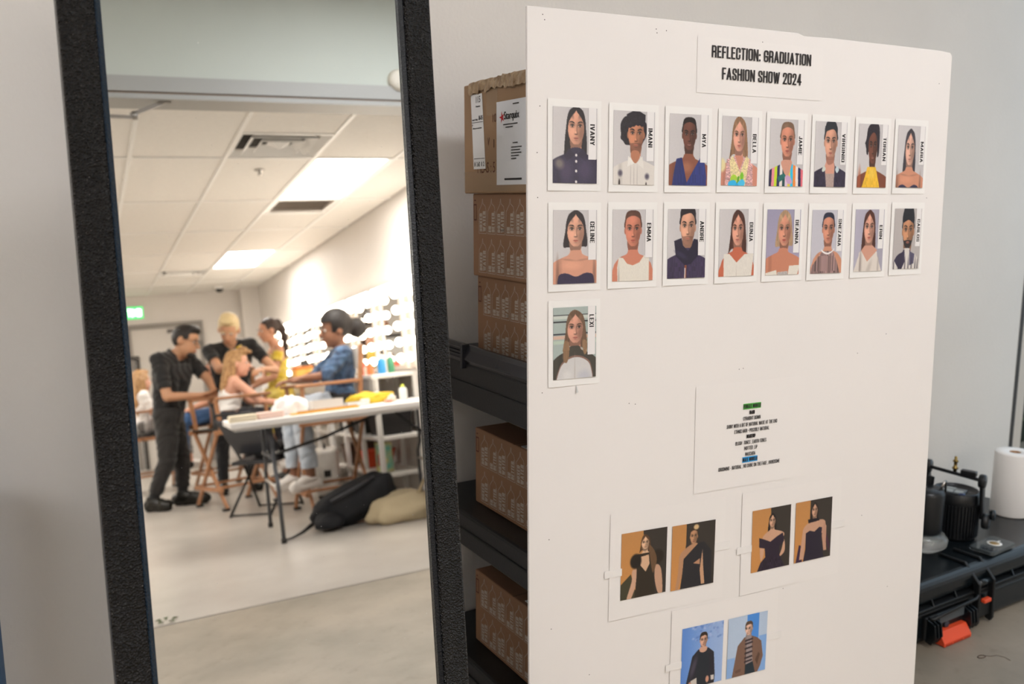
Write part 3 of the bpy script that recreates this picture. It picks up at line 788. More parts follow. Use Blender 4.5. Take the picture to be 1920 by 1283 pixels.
# ---- small painter for the printed photographs
class Paint:
    def __init__(self, W, H, nx, ny, bg, ss=2):
        self.nx, self.ny, self.ss = nx, ny, ss
        x = (np.arange((nx + 1) * ss) + 0.5) / ((nx + 1) * ss) * W
        y = (np.arange((ny + 1) * ss) + 0.5) / ((ny + 1) * ss) * H
        self.X, self.Y = np.meshgrid(x, y)
        self.img = np.ones((*self.X.shape, 3)) * np.array(self.c(bg))
        self.clip = None
    @staticmethod
    def c(h):
        if not isinstance(h, str): return h
        h = h.lstrip('#'); return [int(h[i:i + 2], 16) / 255 for i in (0, 2, 4)]
    def put(self, mask, col, a=1.0):
        m = (mask * a)[..., None]
        if self.clip is not None: m = m * self.clip[..., None]
        self.img = self.img * (1 - m) + m * np.array(self.c(col))
        return mask
    def mul(self, mask, k):
        if self.clip is not None: mask = mask * self.clip
        self.img = self.img * (1 + mask[..., None] * (np.array(k) - 1))
    def mell(self, cx, cy, rx, ry, soft=0.06, rot=0.0):
        dx, dy = self.X - cx, self.Y - cy
        if rot: dx, dy = dx * math.cos(rot) + dy * math.sin(rot), -dx * math.sin(rot) + dy * math.cos(rot)
        d = np.sqrt((dx / rx) ** 2 + (dy / ry) ** 2)
        return np.clip((1 - d) / soft + 0.5, 0, 1)
    def mpoly(self, pts, sp=True):
        P = np.array(pts, float)
        if sp:
            out = []; n = len(P)
            for i in range(n):
                p0, p1, p2, p3 = P[i - 1], P[i], P[(i + 1) % n], P[(i + 2) % n]
                for t in (0, .25, .5, .75):
                    out.append(0.5 * ((2 * p1) + (-p0 + p2) * t + (2 * p0 - 5 * p1 + 4 * p2 - p3) * t * t + (-p0 + 3 * p1 - 3 * p2 + p3) * t ** 3))
            P = np.array(out)
        ins = np.zeros(self.X.shape, bool)
        n = len(P)
        for i in range(n):
            x1, y1 = P[i]; x2, y2 = P[(i + 1) % n]
            if y1 == y2: continue
            c = ((y1 > self.Y) != (y2 > self.Y)) & (self.X < (x2 - x1) * (self.Y - y1) / (y2 - y1) + x1)
            ins ^= c
        return ins.astype(float)
    def ell(self, cx, cy, rx, ry, col, soft=0.06, a=1.0, rot=0.0): return self.put(self.mell(cx, cy, rx, ry, soft, rot), col, a)
    def poly(self, pts, col, a=1.0, sp=True): return self.put(self.mpoly(pts, sp), col, a)
    def noise(self, amp, mask=None, sx=1, sy=1):
        n = np.random.randn(self.X.shape[0] // sy + 1, self.X.shape[1] // sx + 1)
        n = np.kron(n, np.ones((sy, sx)))[:self.X.shape[0], :self.X.shape[1]]
        k = 1 + amp * n
        self.img = self.img * (k[..., None] if mask is None else (1 + (k - 1) * mask)[..., None])
    def verts(self):
        s = self.ss
        a = self.img.reshape(self.ny + 1, s, self.nx + 1, s, 3).mean((1, 3))
        return lin(np.clip(a, 0, 1))

def shade(c, k):
    c = Paint.c(c); return [min(1, v * k) for v in c]

def figure_head(P, cx, ey, ch, fw, skin, hair, style, lip=None, beard=None, light=-1, turn=0.0):
    """head of a printed portrait: hair behind, neck, face with features, hair in front"""
    H = ch - ey                      # eyes to chin
    top = ey - H * 1.02              # crown
    neckw = fw * 0.62
    dark = shade(skin, 0.62)
    hd, hl = shade(hair, 0.62), shade(hair, 1.35)
    if style == 'long':
        m = P.poly([(cx, top - .02), (cx + fw * .85, top + H * .35), (cx + fw * 1.2, ey + H * .3), (cx + fw * 1.28, ch + H * .35), (cx + fw * 1.05, ch + H * .75), (cx - fw * 1.2, ch + H * .75), (cx - fw * 1.38, ch + H * .3), (cx - fw * 1.2, ey + H * .2), (cx - fw * .85, top + H * .35)], hair)
        P.noise(0.10, m, 1, 40)
    elif style == 'wavy':
        m = P.poly([(cx - .02, top - .03), (cx + fw * .95, top + H * .3), (cx + fw * 1.3, ey + H * .3), (cx + fw * 1.45, ch + H * .1), (cx + fw * 1.35, ch + H * .55), (cx + fw * .7, ch + H * .3), (cx - fw * .9, ch + H * .2), (cx - fw * 1.5, ch + H * .52), (cx - fw * 1.4, ch + H * .1), (cx - fw * 1.15, ey + H * .2), (cx - fw * .9, top + H * .3)], hair)
        P.noise(0.13, m, 2, 24)
    elif style == 'bob':
        m = P.poly([(cx, top - .015), (cx + fw * .85, top + H * .3), (cx + fw * 1.22, ey + H * .2), (cx + fw * 1.32, ch - H * .05), (cx + fw * .8, ch + H * .02), (cx - fw * .8, ch + H * .05), (cx - fw * 1.4, ch), (cx - fw * 1.2, ey + H * .2), (cx - fw * .85, top + H * .3)], hair)
        P.noise(0.10, m, 1, 30)
    elif style in ('afro', 'curl'):
        n = 26; R = 1.75 if style == 'afro' else 1.55
        pts = []
        for i in range(n):
            an = 2 * math.pi * i / n
            rr = fw * R * (1 + 0.07 * random.uniform(-1, 1))
            pts.append((cx + (-0.06 if style == 'afro' else -.03) + rr * math.cos(an), ey - H * .12 + rr * 0.98 * math.sin(an)))
        m = P.poly(pts, hair); P.noise(0.22, m, 3, 3)
    # neck
    m = P.poly([(cx - neckw, ey + H * .5), (cx + neckw, ey + H * .5), (cx + neckw * 1.02, ch + H * .3), (cx + neckw * 1.5, ch + H * .62), (cx - neckw * 1.5, ch + H * .62), (cx - neckw * 1.02, ch + H * .3)], skin)
    P.poly([(cx - neckw * 1.02, ey + H * .6), (cx + neckw * 1.02, ey + H * .6), (cx + neckw * 1.0, ch + H * .10), (cx - light * neckw * .1, ch + H * .34), (cx - neckw * 1.0, ch + H * .18)], dark, .85)
    P.put(P.mell(cx, ch + H * .5, fw * .08, H * .12, 1.), dark, .4)
    # ears
    for s in (-1, 1):
        P.ell(cx + s * fw * 1.0, ey + H * .12, fw * .13, H * .2, shade(skin, .86), .3)
    if style in ('short', 'quiff', 'buzz', 'cap', 'pulled'):
        hh = {'short': .10, 'quiff': .26, 'buzz': .0, 'cap': .30, 'pulled': .0}[style]
        m = P.poly([(cx - fw * 1.0, ey - H * .02), (cx - fw * 1.04, ey - H * .5), (cx - fw * .78, top + H * .08 - hh * H), (cx, top - H * .03 - hh * H), (cx + fw * .78, top + H * .08 - hh * H * .8), (cx + fw * 1.04, ey - H * .5), (cx + fw * 1.0, ey - H * .02)], hair)
        P.noise(0.10, m, 2, 6)
    # face
    face = [(cx - fw * .96, ey - H * .25), (cx - fw * .72, top + H * .26), (cx, top + H * .14), (cx + fw * .72, top + H * .26), (cx + fw * .96, ey - H * .25), (cx + fw * .97, ey + H * .2), (cx + fw * .78, ey + H * .66), (cx + fw * .34, ch - H * .03), (cx, ch), (cx - fw * .34, ch - H * .03), (cx - fw * .78, ey + H * .66), (cx - fw * .97, ey + H * .2)]
    m = P.poly(face, skin)
    old = P.clip; P.clip = m
    P.put(P.mell(cx - light * fw * .9, ey + H * .25, fw * .75, H * 1.2, 1.0), dark, .50)
    P.put(P.mell(cx + light * fw * .45, ey + H * .30, fw * .4, H * .3, 1.2), shade(skin, 1.14), .7)
    P.put(P.mell(cx, top + H * .5, fw * .5, H * .28, 1.2), shade(skin, 1.12), .6)
    P.put(P.mell(cx - light * fw * .62, ey + H * .42, fw * .30, H * .30, .9, -.3 * light), dark, .45)
    t = cx + turn * fw
    for s in (-1, 1):
        ex = t + s * fw * .45
        P.ell(ex, ey - H * .05, fw * .30, H * .13, shade(skin, .62), .9, .8)
        P.ell(ex, ey + H * .012, fw * .20, H * .060, [min(1, .30 + .55 * q) for q in Paint.c(skin)], .4, .9)
        P.ell(ex + fw * .01, ey + H * .005, fw * .105, H * .072, '#1c1210', .4)
        P.ell(ex - fw * .03, ey - H * .012, fw * .03, H * .02, '#e8dfd8', .8, .7)
        P.poly([(ex - fw * .25, ey + H * .0), (ex - fw * .1, ey - H * .075), (ex + fw * .1, ey - H * .080), (ex + fw * .25, ey + H * .0), (ex, ey - H * .045)], '#1e1412', 1.)
        P.put(P.mell(ex, ey + H * .10, fw * .2, H * .03, 1.), shade(skin, .72), .5)
        P.poly([(ex - s * fw * .25, ey - H * .17), (ex - s * fw * .05, ey - H * .235), (ex + s * fw * .20, ey - H * .235), (ex + s * fw * .36, ey - H * .155), (ex + s * fw * .1, ey - H * .185), (ex - s * fw * .22, ey - H * .125)], shade(hair, .7), .95)
    P.poly([(t - fw * .03, ey - H * .08), (t + fw * .05, ey - H * .08), (t + fw * .10, ey + H * .34), (t + fw * .18, ey + H * .42), (t, ey + H * .46), (t - fw * .18, ey + H * .42), (t - fw * .10, ey + H * .34)], shade(skin, 1.07), .55)
    P.poly([(t - light * fw * .03, ey - H * .06), (t - light * fw * .20, ey - H * .02), (t - light * fw * .16, ey + H * .25), (t - light * fw * .26, ey + H * .43), (t - light * fw * .06, ey + H * .40)], dark, .55)
    P.put(P.mell(t, ey + H * .455, fw * .20, H * .035, .6), shade(skin, .42), .85)
    P.put(P.mell(t + light * fw * .04, ey + H * .36, fw * .05, H * .06, 1.), shade(skin, 1.3), .7)
    lc = lip or shade(skin, .72)
    P.poly([(t - fw * .30, ey + H * .67), (t - fw * .1, ey + H * .625), (t, ey + H * .64), (t + fw * .1, ey + H * .625), (t + fw * .30, ey + H * .67), (t + fw * .1, ey + H * .735), (t - fw * .1, ey + H * .735)], lc, .95)
    P.put(P.mell(t, ey + H * .668, fw * .28, H * .012, .6), shade(lc, .5), .8)
    P.put(P.mell(t, ey + H * .79, fw * .2, H * .03, 1.), dark, .45)
    if beard:
        b = P.mpoly([(cx - fw, ey + H * .25), (cx - fw * .75, ey + H * .55), (cx - fw * .4, ey + H * .56), (cx, ey + H * .53), (cx + fw * .4, ey + H * .56), (cx + fw * .75, ey + H * .55), (cx + fw, ey + H * .25), (cx + fw, ch + .05), (cx - fw, ch + .05)])
        b = b * (1 - P.mell(t, ey + H * .67, fw * .30, H * .06, .3))
        P.put(b, beard[0], beard[1])
    P.clip = old
    # hair in front of the forehead
    if style in ('long', 'bob', 'wavy'):
        for s in (-1, 1):
            m = P.poly([(cx, top + H * .02), (cx + s * .012, top + H * .25), (cx + s * fw * .62, ey - H * .42), (cx + s * fw * .93, ey), (cx + s * fw * (.98 if style != 'wavy' or s < 0 else .8), ch - H * .1), (cx + s * fw * 1.18, ch - H * .05), (cx + s * fw * 1.12, ey - H * .2), (cx + s * fw * .75, top + H * .18)], hair)
            P.noise(0.08, m, 1, 30)
        P.put(P.mell(cx - fw * .55, top + H * .42, fw * .16, H * .22, 1., -.5), hl, .35)
        P.put(P.mell(cx + fw * .55, top + H * .42, fw * .16, H * .22, 1., .5), hl, .35)
    elif style == 'afro':
        pts = [(cx - fw * 1.1, ey - H * .1)] + [(cx + fw * 1.1 * q, ey - H * (.34 + .16 * random.random() - .12 * abs(q))) for q in np.linspace(-.85, .85, 9)] + [(cx + fw * 1.1, ey - H * .1), (cx + fw * 1.2, top), (cx, top - H * .3), (cx - fw * 1.2, top)]
        m = P.poly(pts, hair, sp=False); P.noise(.2, m, 3, 3)
    elif style == 'curl':
        m = P.poly([(cx - fw * 1.05, ey + H * .5), (cx - fw * 1.0, ey - H * .2), (cx - fw * .6, ey - H * .55), (cx + fw * .1, ey - H * .72), (cx + fw * .7, ey - H * .5), (cx + fw * .95, ey), (cx + fw * 1.0, ey + H * .6), (cx + fw * 1.4, ey + H * .4), (cx + fw * 1.3, top), (cx, top - H * .2), (cx - fw * 1.3, top + H * .1), (cx - fw * 1.5, ey + H * .3)], hair); P.noise(.15, m, 3, 3)
    elif style in ('short', 'quiff'):
        m = P.poly([(cx - fw * 1.0, ey - H * .15), (cx - fw * .78, ey - H * .50), (cx - fw * .35, ey - H * .60), (cx + fw * .4, ey - H * .66), (cx + fw * .85, ey - H * .45), (cx + fw * 1.0, ey - H * .15), (cx + fw * 1.0, top + H * .2), (cx, top - H * .05), (cx - fw * 1.0, top + H * .2)], hair)
    elif style in ('buzz', 'pulled'):
        m = P.poly([(cx - fw * 1.0, ey - H * .25), (cx - fw * .8, ey - H * .58), (cx, ey - H * .74), (cx + fw * .8, ey - H * .58), (cx + fw * 1.0, ey - H * .25), (cx + fw * .9, top + H * .18), (cx, top), (cx - fw * .9, top + H * .18)], hair)
        P.put(P.mell(cx - fw * .3, top + H * .2, fw * .35, H * .1, 1., -.3), hl, .35)
    elif style == 'cap':
        P.poly([(cx - fw * 1.08, ey - H * .38), (cx - fw * .9, top - H * .02), (cx, top - H * .38), (cx + fw * .85, top - H * .05), (cx + fw * 1.05, ey - H * .35), (cx, ey - H * .52)], shade(hair, .9))

def torso(P, cx, sy, col, H=1.487, wide=.62, drop=.12):
    m = P.poly([(cx - .10, sy - .14), (cx - .15, sy - .06), (cx - .30, sy + .0), (cx - wide * .8, sy + drop * .75), (cx - wide * .95, sy + drop * 1.9), (cx - wide - .1, H + .3), (cx + wide + .1, H + .3), (cx + wide * .95, sy + drop * 1.9), (cx + wide * .8, sy + drop * .75), (cx + .30, sy + .0), (cx + .15, sy - .06), (cx + .10, sy - .14)], col)
    P.put(P.mell(cx - wide * .6, sy + .35, .05, .5, 1.) * m, shade(col, .8), .5)
    return m

def strapless(P, cx, sy, skin, col, yt, w=.40):
    torso(P, cx, sy, skin)
    P.put(P.mell(cx - .17, sy + .05, .15, .018, 1., .12), shade(skin, .75), .5); P.put(P.mell(cx + .17, sy + .05, .15, .018, 1., -.12), shade(skin, .75), .5); P.put(P.mell(cx - .1, sy + .16, .2, .08, 1.), shade(skin, 1.12), .5)
    P.put(P.mell(cx - .42, sy + .45, .035, .4, 1.), shade(skin, .6), .7); P.put(P.mell(cx + .42, sy + .45, .035, .4, 1.), shade(skin, .6), .7)
    m = P.poly([(cx - w, yt + .05), (cx - w * .55, yt - .01), (cx, yt + .06), (cx + w * .55, yt - .01), (cx + w, yt + .05), (cx + w * .86, 1.7), (cx - w * .86, 1.7)], col)
    P.put(P.mell(cx + .05, yt + .3, .25, .06, 1., .4), shade(col, 1.35), .5); P.noise(.05, m, 2, 2)
HT = 1.487
def portrait(key):
    P = Paint(1.0, HT, 84, 124, '#cfcac9')
    P.mul(np.clip(P.X * .8, 0, 1), [.93, .93, .94])
    def done(): P.noise(.012); return P.verts()
    if key == 0:     # long black hair, navy shirt
        figure_head(P, .52, .36, .72, .19, '#d59a80', '#1c1820', 'long', '#b2685c')
        m = torso(P, .52, .93, '#2f2a45'); P.noise(.06, m, 2, 2)
        P.poly([(.36, .80), (.50, .92), (.32, 1.05), (.25, .95)], '#26213a', sp=False); P.poly([(.68, .80), (.54, .92), (.74, 1.05), (.80, .95)], '#26213a', sp=False)
        P.put(P.mell(.30, 1.25, .14, .2, 1.), '#5b4f6b', .5); P.put(P.mell(.72, 1.22, .14, .2, 1.), '#55496a', .5); P.put(P.mell(.15, 1.1, .09, .10, 1., -.6), '#8a8078', .8)
        for y in (.93, 1.05, 1.24, 1.45): P.ell(.525, y, .024, .028, '#efe8e4', .3)
    elif key == 1:   # curly hair, goatee, white shirt
        figure_head(P, .54, .44, .80, .19, '#c48262', '#1c1722', 'afro', '#b46a5a', ('#4a2f2a', .45))
        m = torso(P, .54, 1.03, '#ded7cf'); P.poly([(.36, .90), (.52, 1.04), (.34, 1.12)], '#ece7e0', sp=False); P.poly([(.70, .90), (.56, 1.04), (.74, 1.16)], '#e6e0d8', sp=False)
        P.poly([(.42, .92), (.53, 1.05), (.64, .92), (.6, .8), (.45, .8)], '#b97a5c')
        for x in (.42, .50, .58): P.put(P.mell(x, 1.35, .008, .25, .8), '#b5aca6', .8)
        for x, y in ((.17, 1.25), (.82, 1.31)):
            P.ell(x, y, .05, .06, '#3a3448', .9, .8); P.ell(x - .02, y + .2, .02, .08, '#2a1d1d', .6)
    elif key == 2:   # navy deep v dress
        figure_head(P, .51, .41, .74, .17, '#6b4033', '#1e1413', 'pulled', '#9c6a62')
        m = torso(P, .5, .97, '#8c5440'); P.put(P.mell(.45, 1.1, .14, .1, 1.), '#b5775a', .6)
        m = P.poly([(.19, .93), (.33, .90), (.46, 1.42), (.47, 1.75), (.05, 1.75), (.12, 1.25)], '#25306b', sp=False); P.noise(.1, m, 1, 30)
        m = P.poly([(.80, .90), (.92, 1.0), (.97, 1.3), (.95, 1.75), (.47, 1.75), (.46, 1.42)], '#2b377a', sp=False); P.noise(.1, m, 1, 30)
    elif key == 3:   # ruffled pastel vest with bows
        figure_head(P, .47, .39, .74, .17, '#dda08a', '#8d6a4e', 'wavy', '#c0665e')
        torso(P, .47, .98, '#cf8a74')
        m = P.poly([(.15, .92), (.38, .86), (.50, 1.15), (.62, .86), (.85, .92), (.88, 1.6), (.10, 1.6)], '#d3a3a0', sp=False); P.noise(.12, m, 6, 2)
        m = P.poly([(.30, .84), (.44, 1.05), (.52, 1.2), (.58, 1.05), (.68, .84), (.76, .9), (.66, 1.5), (.30, 1.5), (.22, .95)], '#ead9a0', .9, sp=False); P.noise(.08, m, 3, 3)
        P.ell(.02, 1.05, .10, .14, '#e6d7a2', .5)
        P.poly([(.26, 1.32), (.34, 1.24), (.44, 1.30), (.38, 1.42), (.28, 1.44)], '#a9d03a'); P.ell(.57, 1.28, .05, .09, '#7cc22e', .4); P.poly([(.45, 1.3), (.51, 1.3), (.47, 1.55), (.42, 1.52)], '#6aa82a')
        P.poly([(.20, 1.42), (.36, 1.36), (.44, 1.45), (.40, 1.6), (.25, 1.56)], '#2fb4e6'); P.poly([(.44, 1.45), (.58, 1.34), (.66, 1.42), (.58, 1.54)], '#49bfe9'); P.poly([(.40, 1.46), (.48, 1.46), (.50, 1.7), (.36, 1.7)], '#27a0d8')
    elif key == 4:   # multicoloured stripes
        figure_head(P, .51, .45, .82, .19, '#d28c72', '#7b5f4c', 'pulled', '#b0584e')
        m = torso(P, .51, 1.04, '#e3c9bf'); cols = ['#2a2547', '#e88f9a', '#c9df2c', '#2a2a5a', '#e9dfd8', '#1d4a4c', '#e0c8d8', '#e8d24a', '#28bfe6', '#ee8a3a', '#efe2de', '#24224e', '#e2707c']
        P.clip = m
        for i, cc in enumerate(cols):
            x0 = -.02 + i * .081
            P.poly([(x0 + .03 * (6 - i) * .2, .95), (x0 + .085 + .03 * (6 - i) * .2, .95), (x0 + .082, 1.7), (x0, 1.7)], cc, sp=False)
        P.clip = None
        P.poly([(.34, .98), (.52, 1.28), (.66, .98), (.6, .9), (.42, .9)], '#d39a84')
        P.poly([(.26, 1.28), (.42, 1.2), (.48, 1.26), (.32, 1.38)], '#1f6b66'); P.poly([(.48, 1.26), (.60, 1.25), (.68, 1.4), (.55, 1.42)], '#c9a2c6')
    elif key == 5:   # dark open jacket
        figure_head(P, .49, .44, .84, .19, '#d39a80', '#22262e', 'short', '#b3685c')
        m = torso(P, .5, 1.06, '#31293f'); P.noise(.1, m, 2, 10)
        m = P.poly([(.32, 1.0), (.64, 1.0), (.62, 1.7), (.42, 1.7)], '#b09a92', sp=False); P.noise(.06, m, 1, 2)
        P.poly([(.38, .86), (.60, .86), (.63, 1.0), (.62, 1.18), (.36, 1.18), (.33, 1.0)], '#d69a84', sp=False); P.poly([(.38, .80), (.60, .80), (.60, .92), (.46, .98), (.38, .92)], '#a06a58', .8)
        P.poly([(.24, 1.10), (.30, 1.0), (.36, 1.08), (.28, 1.14)], '#c9cfc6'); P.poly([(.66, 1.08), (.72, 1.0), (.78, 1.08), (.72, 1.16)], '#c2d2d6')
    elif key == 6:   # yellow halter top
        figure_head(P, .50, .50, .92, .15, '#6e4132', '#241d28', 'curl', '#9b6558')
        torso(P, .5, 1.14, '#7d4430'); P.put(P.mell(.08, 1.35, .05, .3, 1.), '#a8583a', .8)
        m = P.poly([(.34, 1.0), (.62, 1.0), (.72, 1.3), (.80, 1.55), (.76, 1.9), (.14, 1.9), (.16, 1.5), (.26, 1.25)], '#eebb33', sp=False); P.noise(.05, m, 2, 14)
        P.put(P.mell(.5, 1.15, .1, .12, 1.), '#f5cd55', .7)
    elif key == 7:   # navy strapless, glare painted in as greyer hair
        figure_head(P, .46, .52, .94, .17, '#d9a893', '#3a363e', 'long', '#b77a70')
        strapless(P, .46, 1.13, '#cf8f72', '#2d2a4a', 1.42, .36)
    elif key == 8:   # bob, navy strapless
        figure_head(P, .51, .38, .73, .20, '#dba288', '#241c22', 'bob', '#bb6757')
        strapless(P, .52, .95, '#d69a80', '#2f2846', 1.28)
    elif key == 9:   # white sleeveless top
        figure_head(P, .50, .40, .76, .19, '#cd7f66', '#57372c', 'buzz', '#b5584c')
        torso(P, .5, .98, '#cf8268', wide=.5)
        m = P.poly([(.16, .99), (.26, 1.0), (.36, 1.12), (.5, 1.16), (.66, 1.10), (.78, .95), (.90, 1.0), (.90, 1.7), (.14, 1.7), (.12, 1.2)], '#e4ddd0', sp=False); P.noise(.006, m, 4, 9)
        P.put(P.mell(.16, 1.5, .02, .3, 1.), '#b3a79b', .8)
    elif key == 10:  # navy zip jacket with big collar
        P.img *= 1.0
        figure_head(P, .52, .36, .76, .19, '#d8a084', '#231b22', 'quiff', '#b9705f', ('#4a2d26', .40))
        m = torso(P, .5, .98, '#3d3150'); P.noise(.08, m, 3, 16)
        P.poly([(.17, .68), (.36, .62), (.40, .78), (.54, .90), (.62, .80), (.68, .64), (.79, .66), (.80, 1.0), (.62, 1.18), (.45, 1.2), (.22, 1.0)], '#1f1a33', sp=False)
        P.put(P.mell(.36, .98, .16, .05, 1., .5), '#3a3150', .7)
        P.poly([(.455, 1.2), (.505, 1.2), (.49, 1.8), (.44, 1.8)], '#8a4a2c', sp=False); P.poly([(.455, 1.26), (.475, 1.26), (.475, 1.8), (.45, 1.8)], '#e8dcd4', sp=False)
    elif key == 11:  # wavy brown hair, white vest
        figure_head(P, .52, .43, .80, .17, '#d89a82', '#4a2a22', 'wavy', '#b96a60', turn=-.06)
        torso(P, .52, .99, '#c5694c', wide=.48)
        m = P.poly([(.14, .99), (.30, .99), (.50, 1.18), (.72, 1.0), (.98, .98), (.90, 1.7), (.15, 1.7)], '#e2dbd0', sp=False); P.noise(.008, m, 4, 9)
        P.put(P.mell(.5, 1.55, .006, .25, .8), '#b9aca0', .8)
    elif key == 12:  # blond bob, white folded bodice
        P.img[:] = np.array(Paint.c('#9c97ae')); P.mul(np.clip(P.Y, 0, 1), [1.06, 1.04, 1.04])
        figure_head(P, .53, .43, .82, .19, '#cf8e74', '#b09070', 'bob', '#b5554c', turn=-.05)
        torso(P, .5, 1.02, '#c98468')
        P.poly([(.10, 1.5), (.95, 1.45), (.9, 1.8), (.12, 1.8)], '#2c2a44', sp=False)
        m = P.poly([(.35, 1.42), (.66, 1.40), (.64, 1.8), (.40, 1.8)], '#b9b1ac', sp=False); P.noise(.06, m, 3, 2)
        P.poly([(-.02, 1.44), (.32, 1.37), (.42, 1.8), (.30, 1.8), (.12, 1.56)], '#e3dccf', sp=False); P.poly([(.70, 1.28), (1.02, 1.27), (.96, 1.46), (.68, 1.8), (.62, 1.8)], '#e6dfd2', sp=False)
    elif key == 13:  # pleated mauve halter
        P.img[:] = np.array(Paint.c('#c3c0c8'))
        figure_head(P, .53, .43, .78, .18, '#cc8a70', '#23263a', 'buzz', '#ab5d50')
        torso(P, .53, 1.0, '#cf9274', wide=.5)
        m = P.poly([(.36, .96), (.70, .96), (.86, 1.25), (1.02, 1.7), (-.05, 1.7), (.05, 1.3)], '#8a6f6c', sp=False); P.noise(.20, m, 3, 60)
        P.poly([(.34, .90), (.36, .94), (.53, 1.0), (.70, .94), (.72, .90), (.73, .94), (.55, 1.04), (.35, .98)], '#efe9e6')
    elif key == 14:  # cream v-neck blouse
        P.img[:] = np.array(Paint.c('#b3aebd')); P.mul(np.clip(P.X, 0, 1), [.93, .93, .93])
        figure_head(P, .49, .42, .80, .18, '#da9f88', '#4c2820', 'long', '#b85c52')
        m = torso(P, .48, 1.02, '#ddd3c9', wide=.40); P.poly([(.24, .98), (.46, 1.25), (.80, .98), (.62, .86), (.36, .86)], '#d19a84', sp=False)
        P.put(P.mell(.22, 1.4, .03, .35, 1.), '#8f8079', .7); P.put(P.mell(.52, 1.42, .06, .2, 1., .4), '#b3a89e', .5); P.put(P.mell(.84, 1.4, .03, .3, 1.), '#a89c94', .6)
    elif key == 15:  # beard, cap-like hair, striped shirt
        P.img[:] = np.array(Paint.c('#b7b0ad'))
        figure_head(P, .52, .52, .98, .20, '#c28a66', '#20242e', 'cap', '#a5685a', ('#1f1c22', .93))
        m = torso(P, .5, 1.12, '#d9d2cb', wide=.5); P.clip = m
        P.poly([(.0, 1.2), (.2, 1.05), (.42, 1.0), (.45, 1.3), (.3, 1.55), (.12, 1.35)], '#332c44', sp=False); P.poly([(.6, 1.0), (.8, 1.1), (.78, 1.35), (.62, 1.4)], '#4a4560', .9, sp=False)
        for x in (.05, .22, .30, .46, .58, .70, .84, .92): P.put(P.mell(x, 1.55, .018, .35, .6), '#2b2434', .85)
        P.clip = None
    elif key == 16:  # black and white contrast dress, tiled room
        P.img[:] = np.array(Paint.c('#a9b5b0'))
        for y, cc in ((.17, '#33343a'), (.21, '#c9cfc6'), (.30, '#2c2d33'), (.55, '#383a44'), (.62, '#d3b3a0'), (.72, '#b9c9b8')): P.put((np.abs(P.Y - y) < (.035 if cc[1] in 'cdb' else .014)).astype(float), cc)
        figure_head(P, .51, .42, .74, .19, '#d39a84', '#6d5442', 'wavy', '#b46a5e')
        torso(P, .5, .95, '#4a4740', wide=.56)
        P.poly([(.12, 1.6), (.14, 1.25), (.28, 1.08), (.5, 1.0), (.74, 1.06), (.88, 1.22), (.86, 1.6)], '#8a6a5e'); m = P.poly([(.13, 1.65), (.15, 1.28), (.30, 1.11), (.5, 1.04), (.72, 1.09), (.87, 1.26), (.85, 1.65)], '#d3d0ce')
        P.put(P.mell(.32, 1.42, .1, .1, 1.), '#e6e3e0', .6); P.put(P.mell(.72, 1.44, .14, .12, 1.), '#b4b6c4', .5); P.put(P.mell(.5, 1.35, .012, .3, 1.), '#b9b2ac', .7)
        m = P.poly([(.26, .70), (.36, .72), (.37, .95), (.32, 1.14), (.24, 1.10), (.23, .9)], '#8f7055'); P.noise(.1, m, 1, 30); m = P.poly([(.68, .70), (.76, .72), (.78, .92), (.73, 1.0), (.69, .9)], '#96775a'); P.noise(.1, m, 1, 30)
    return done()

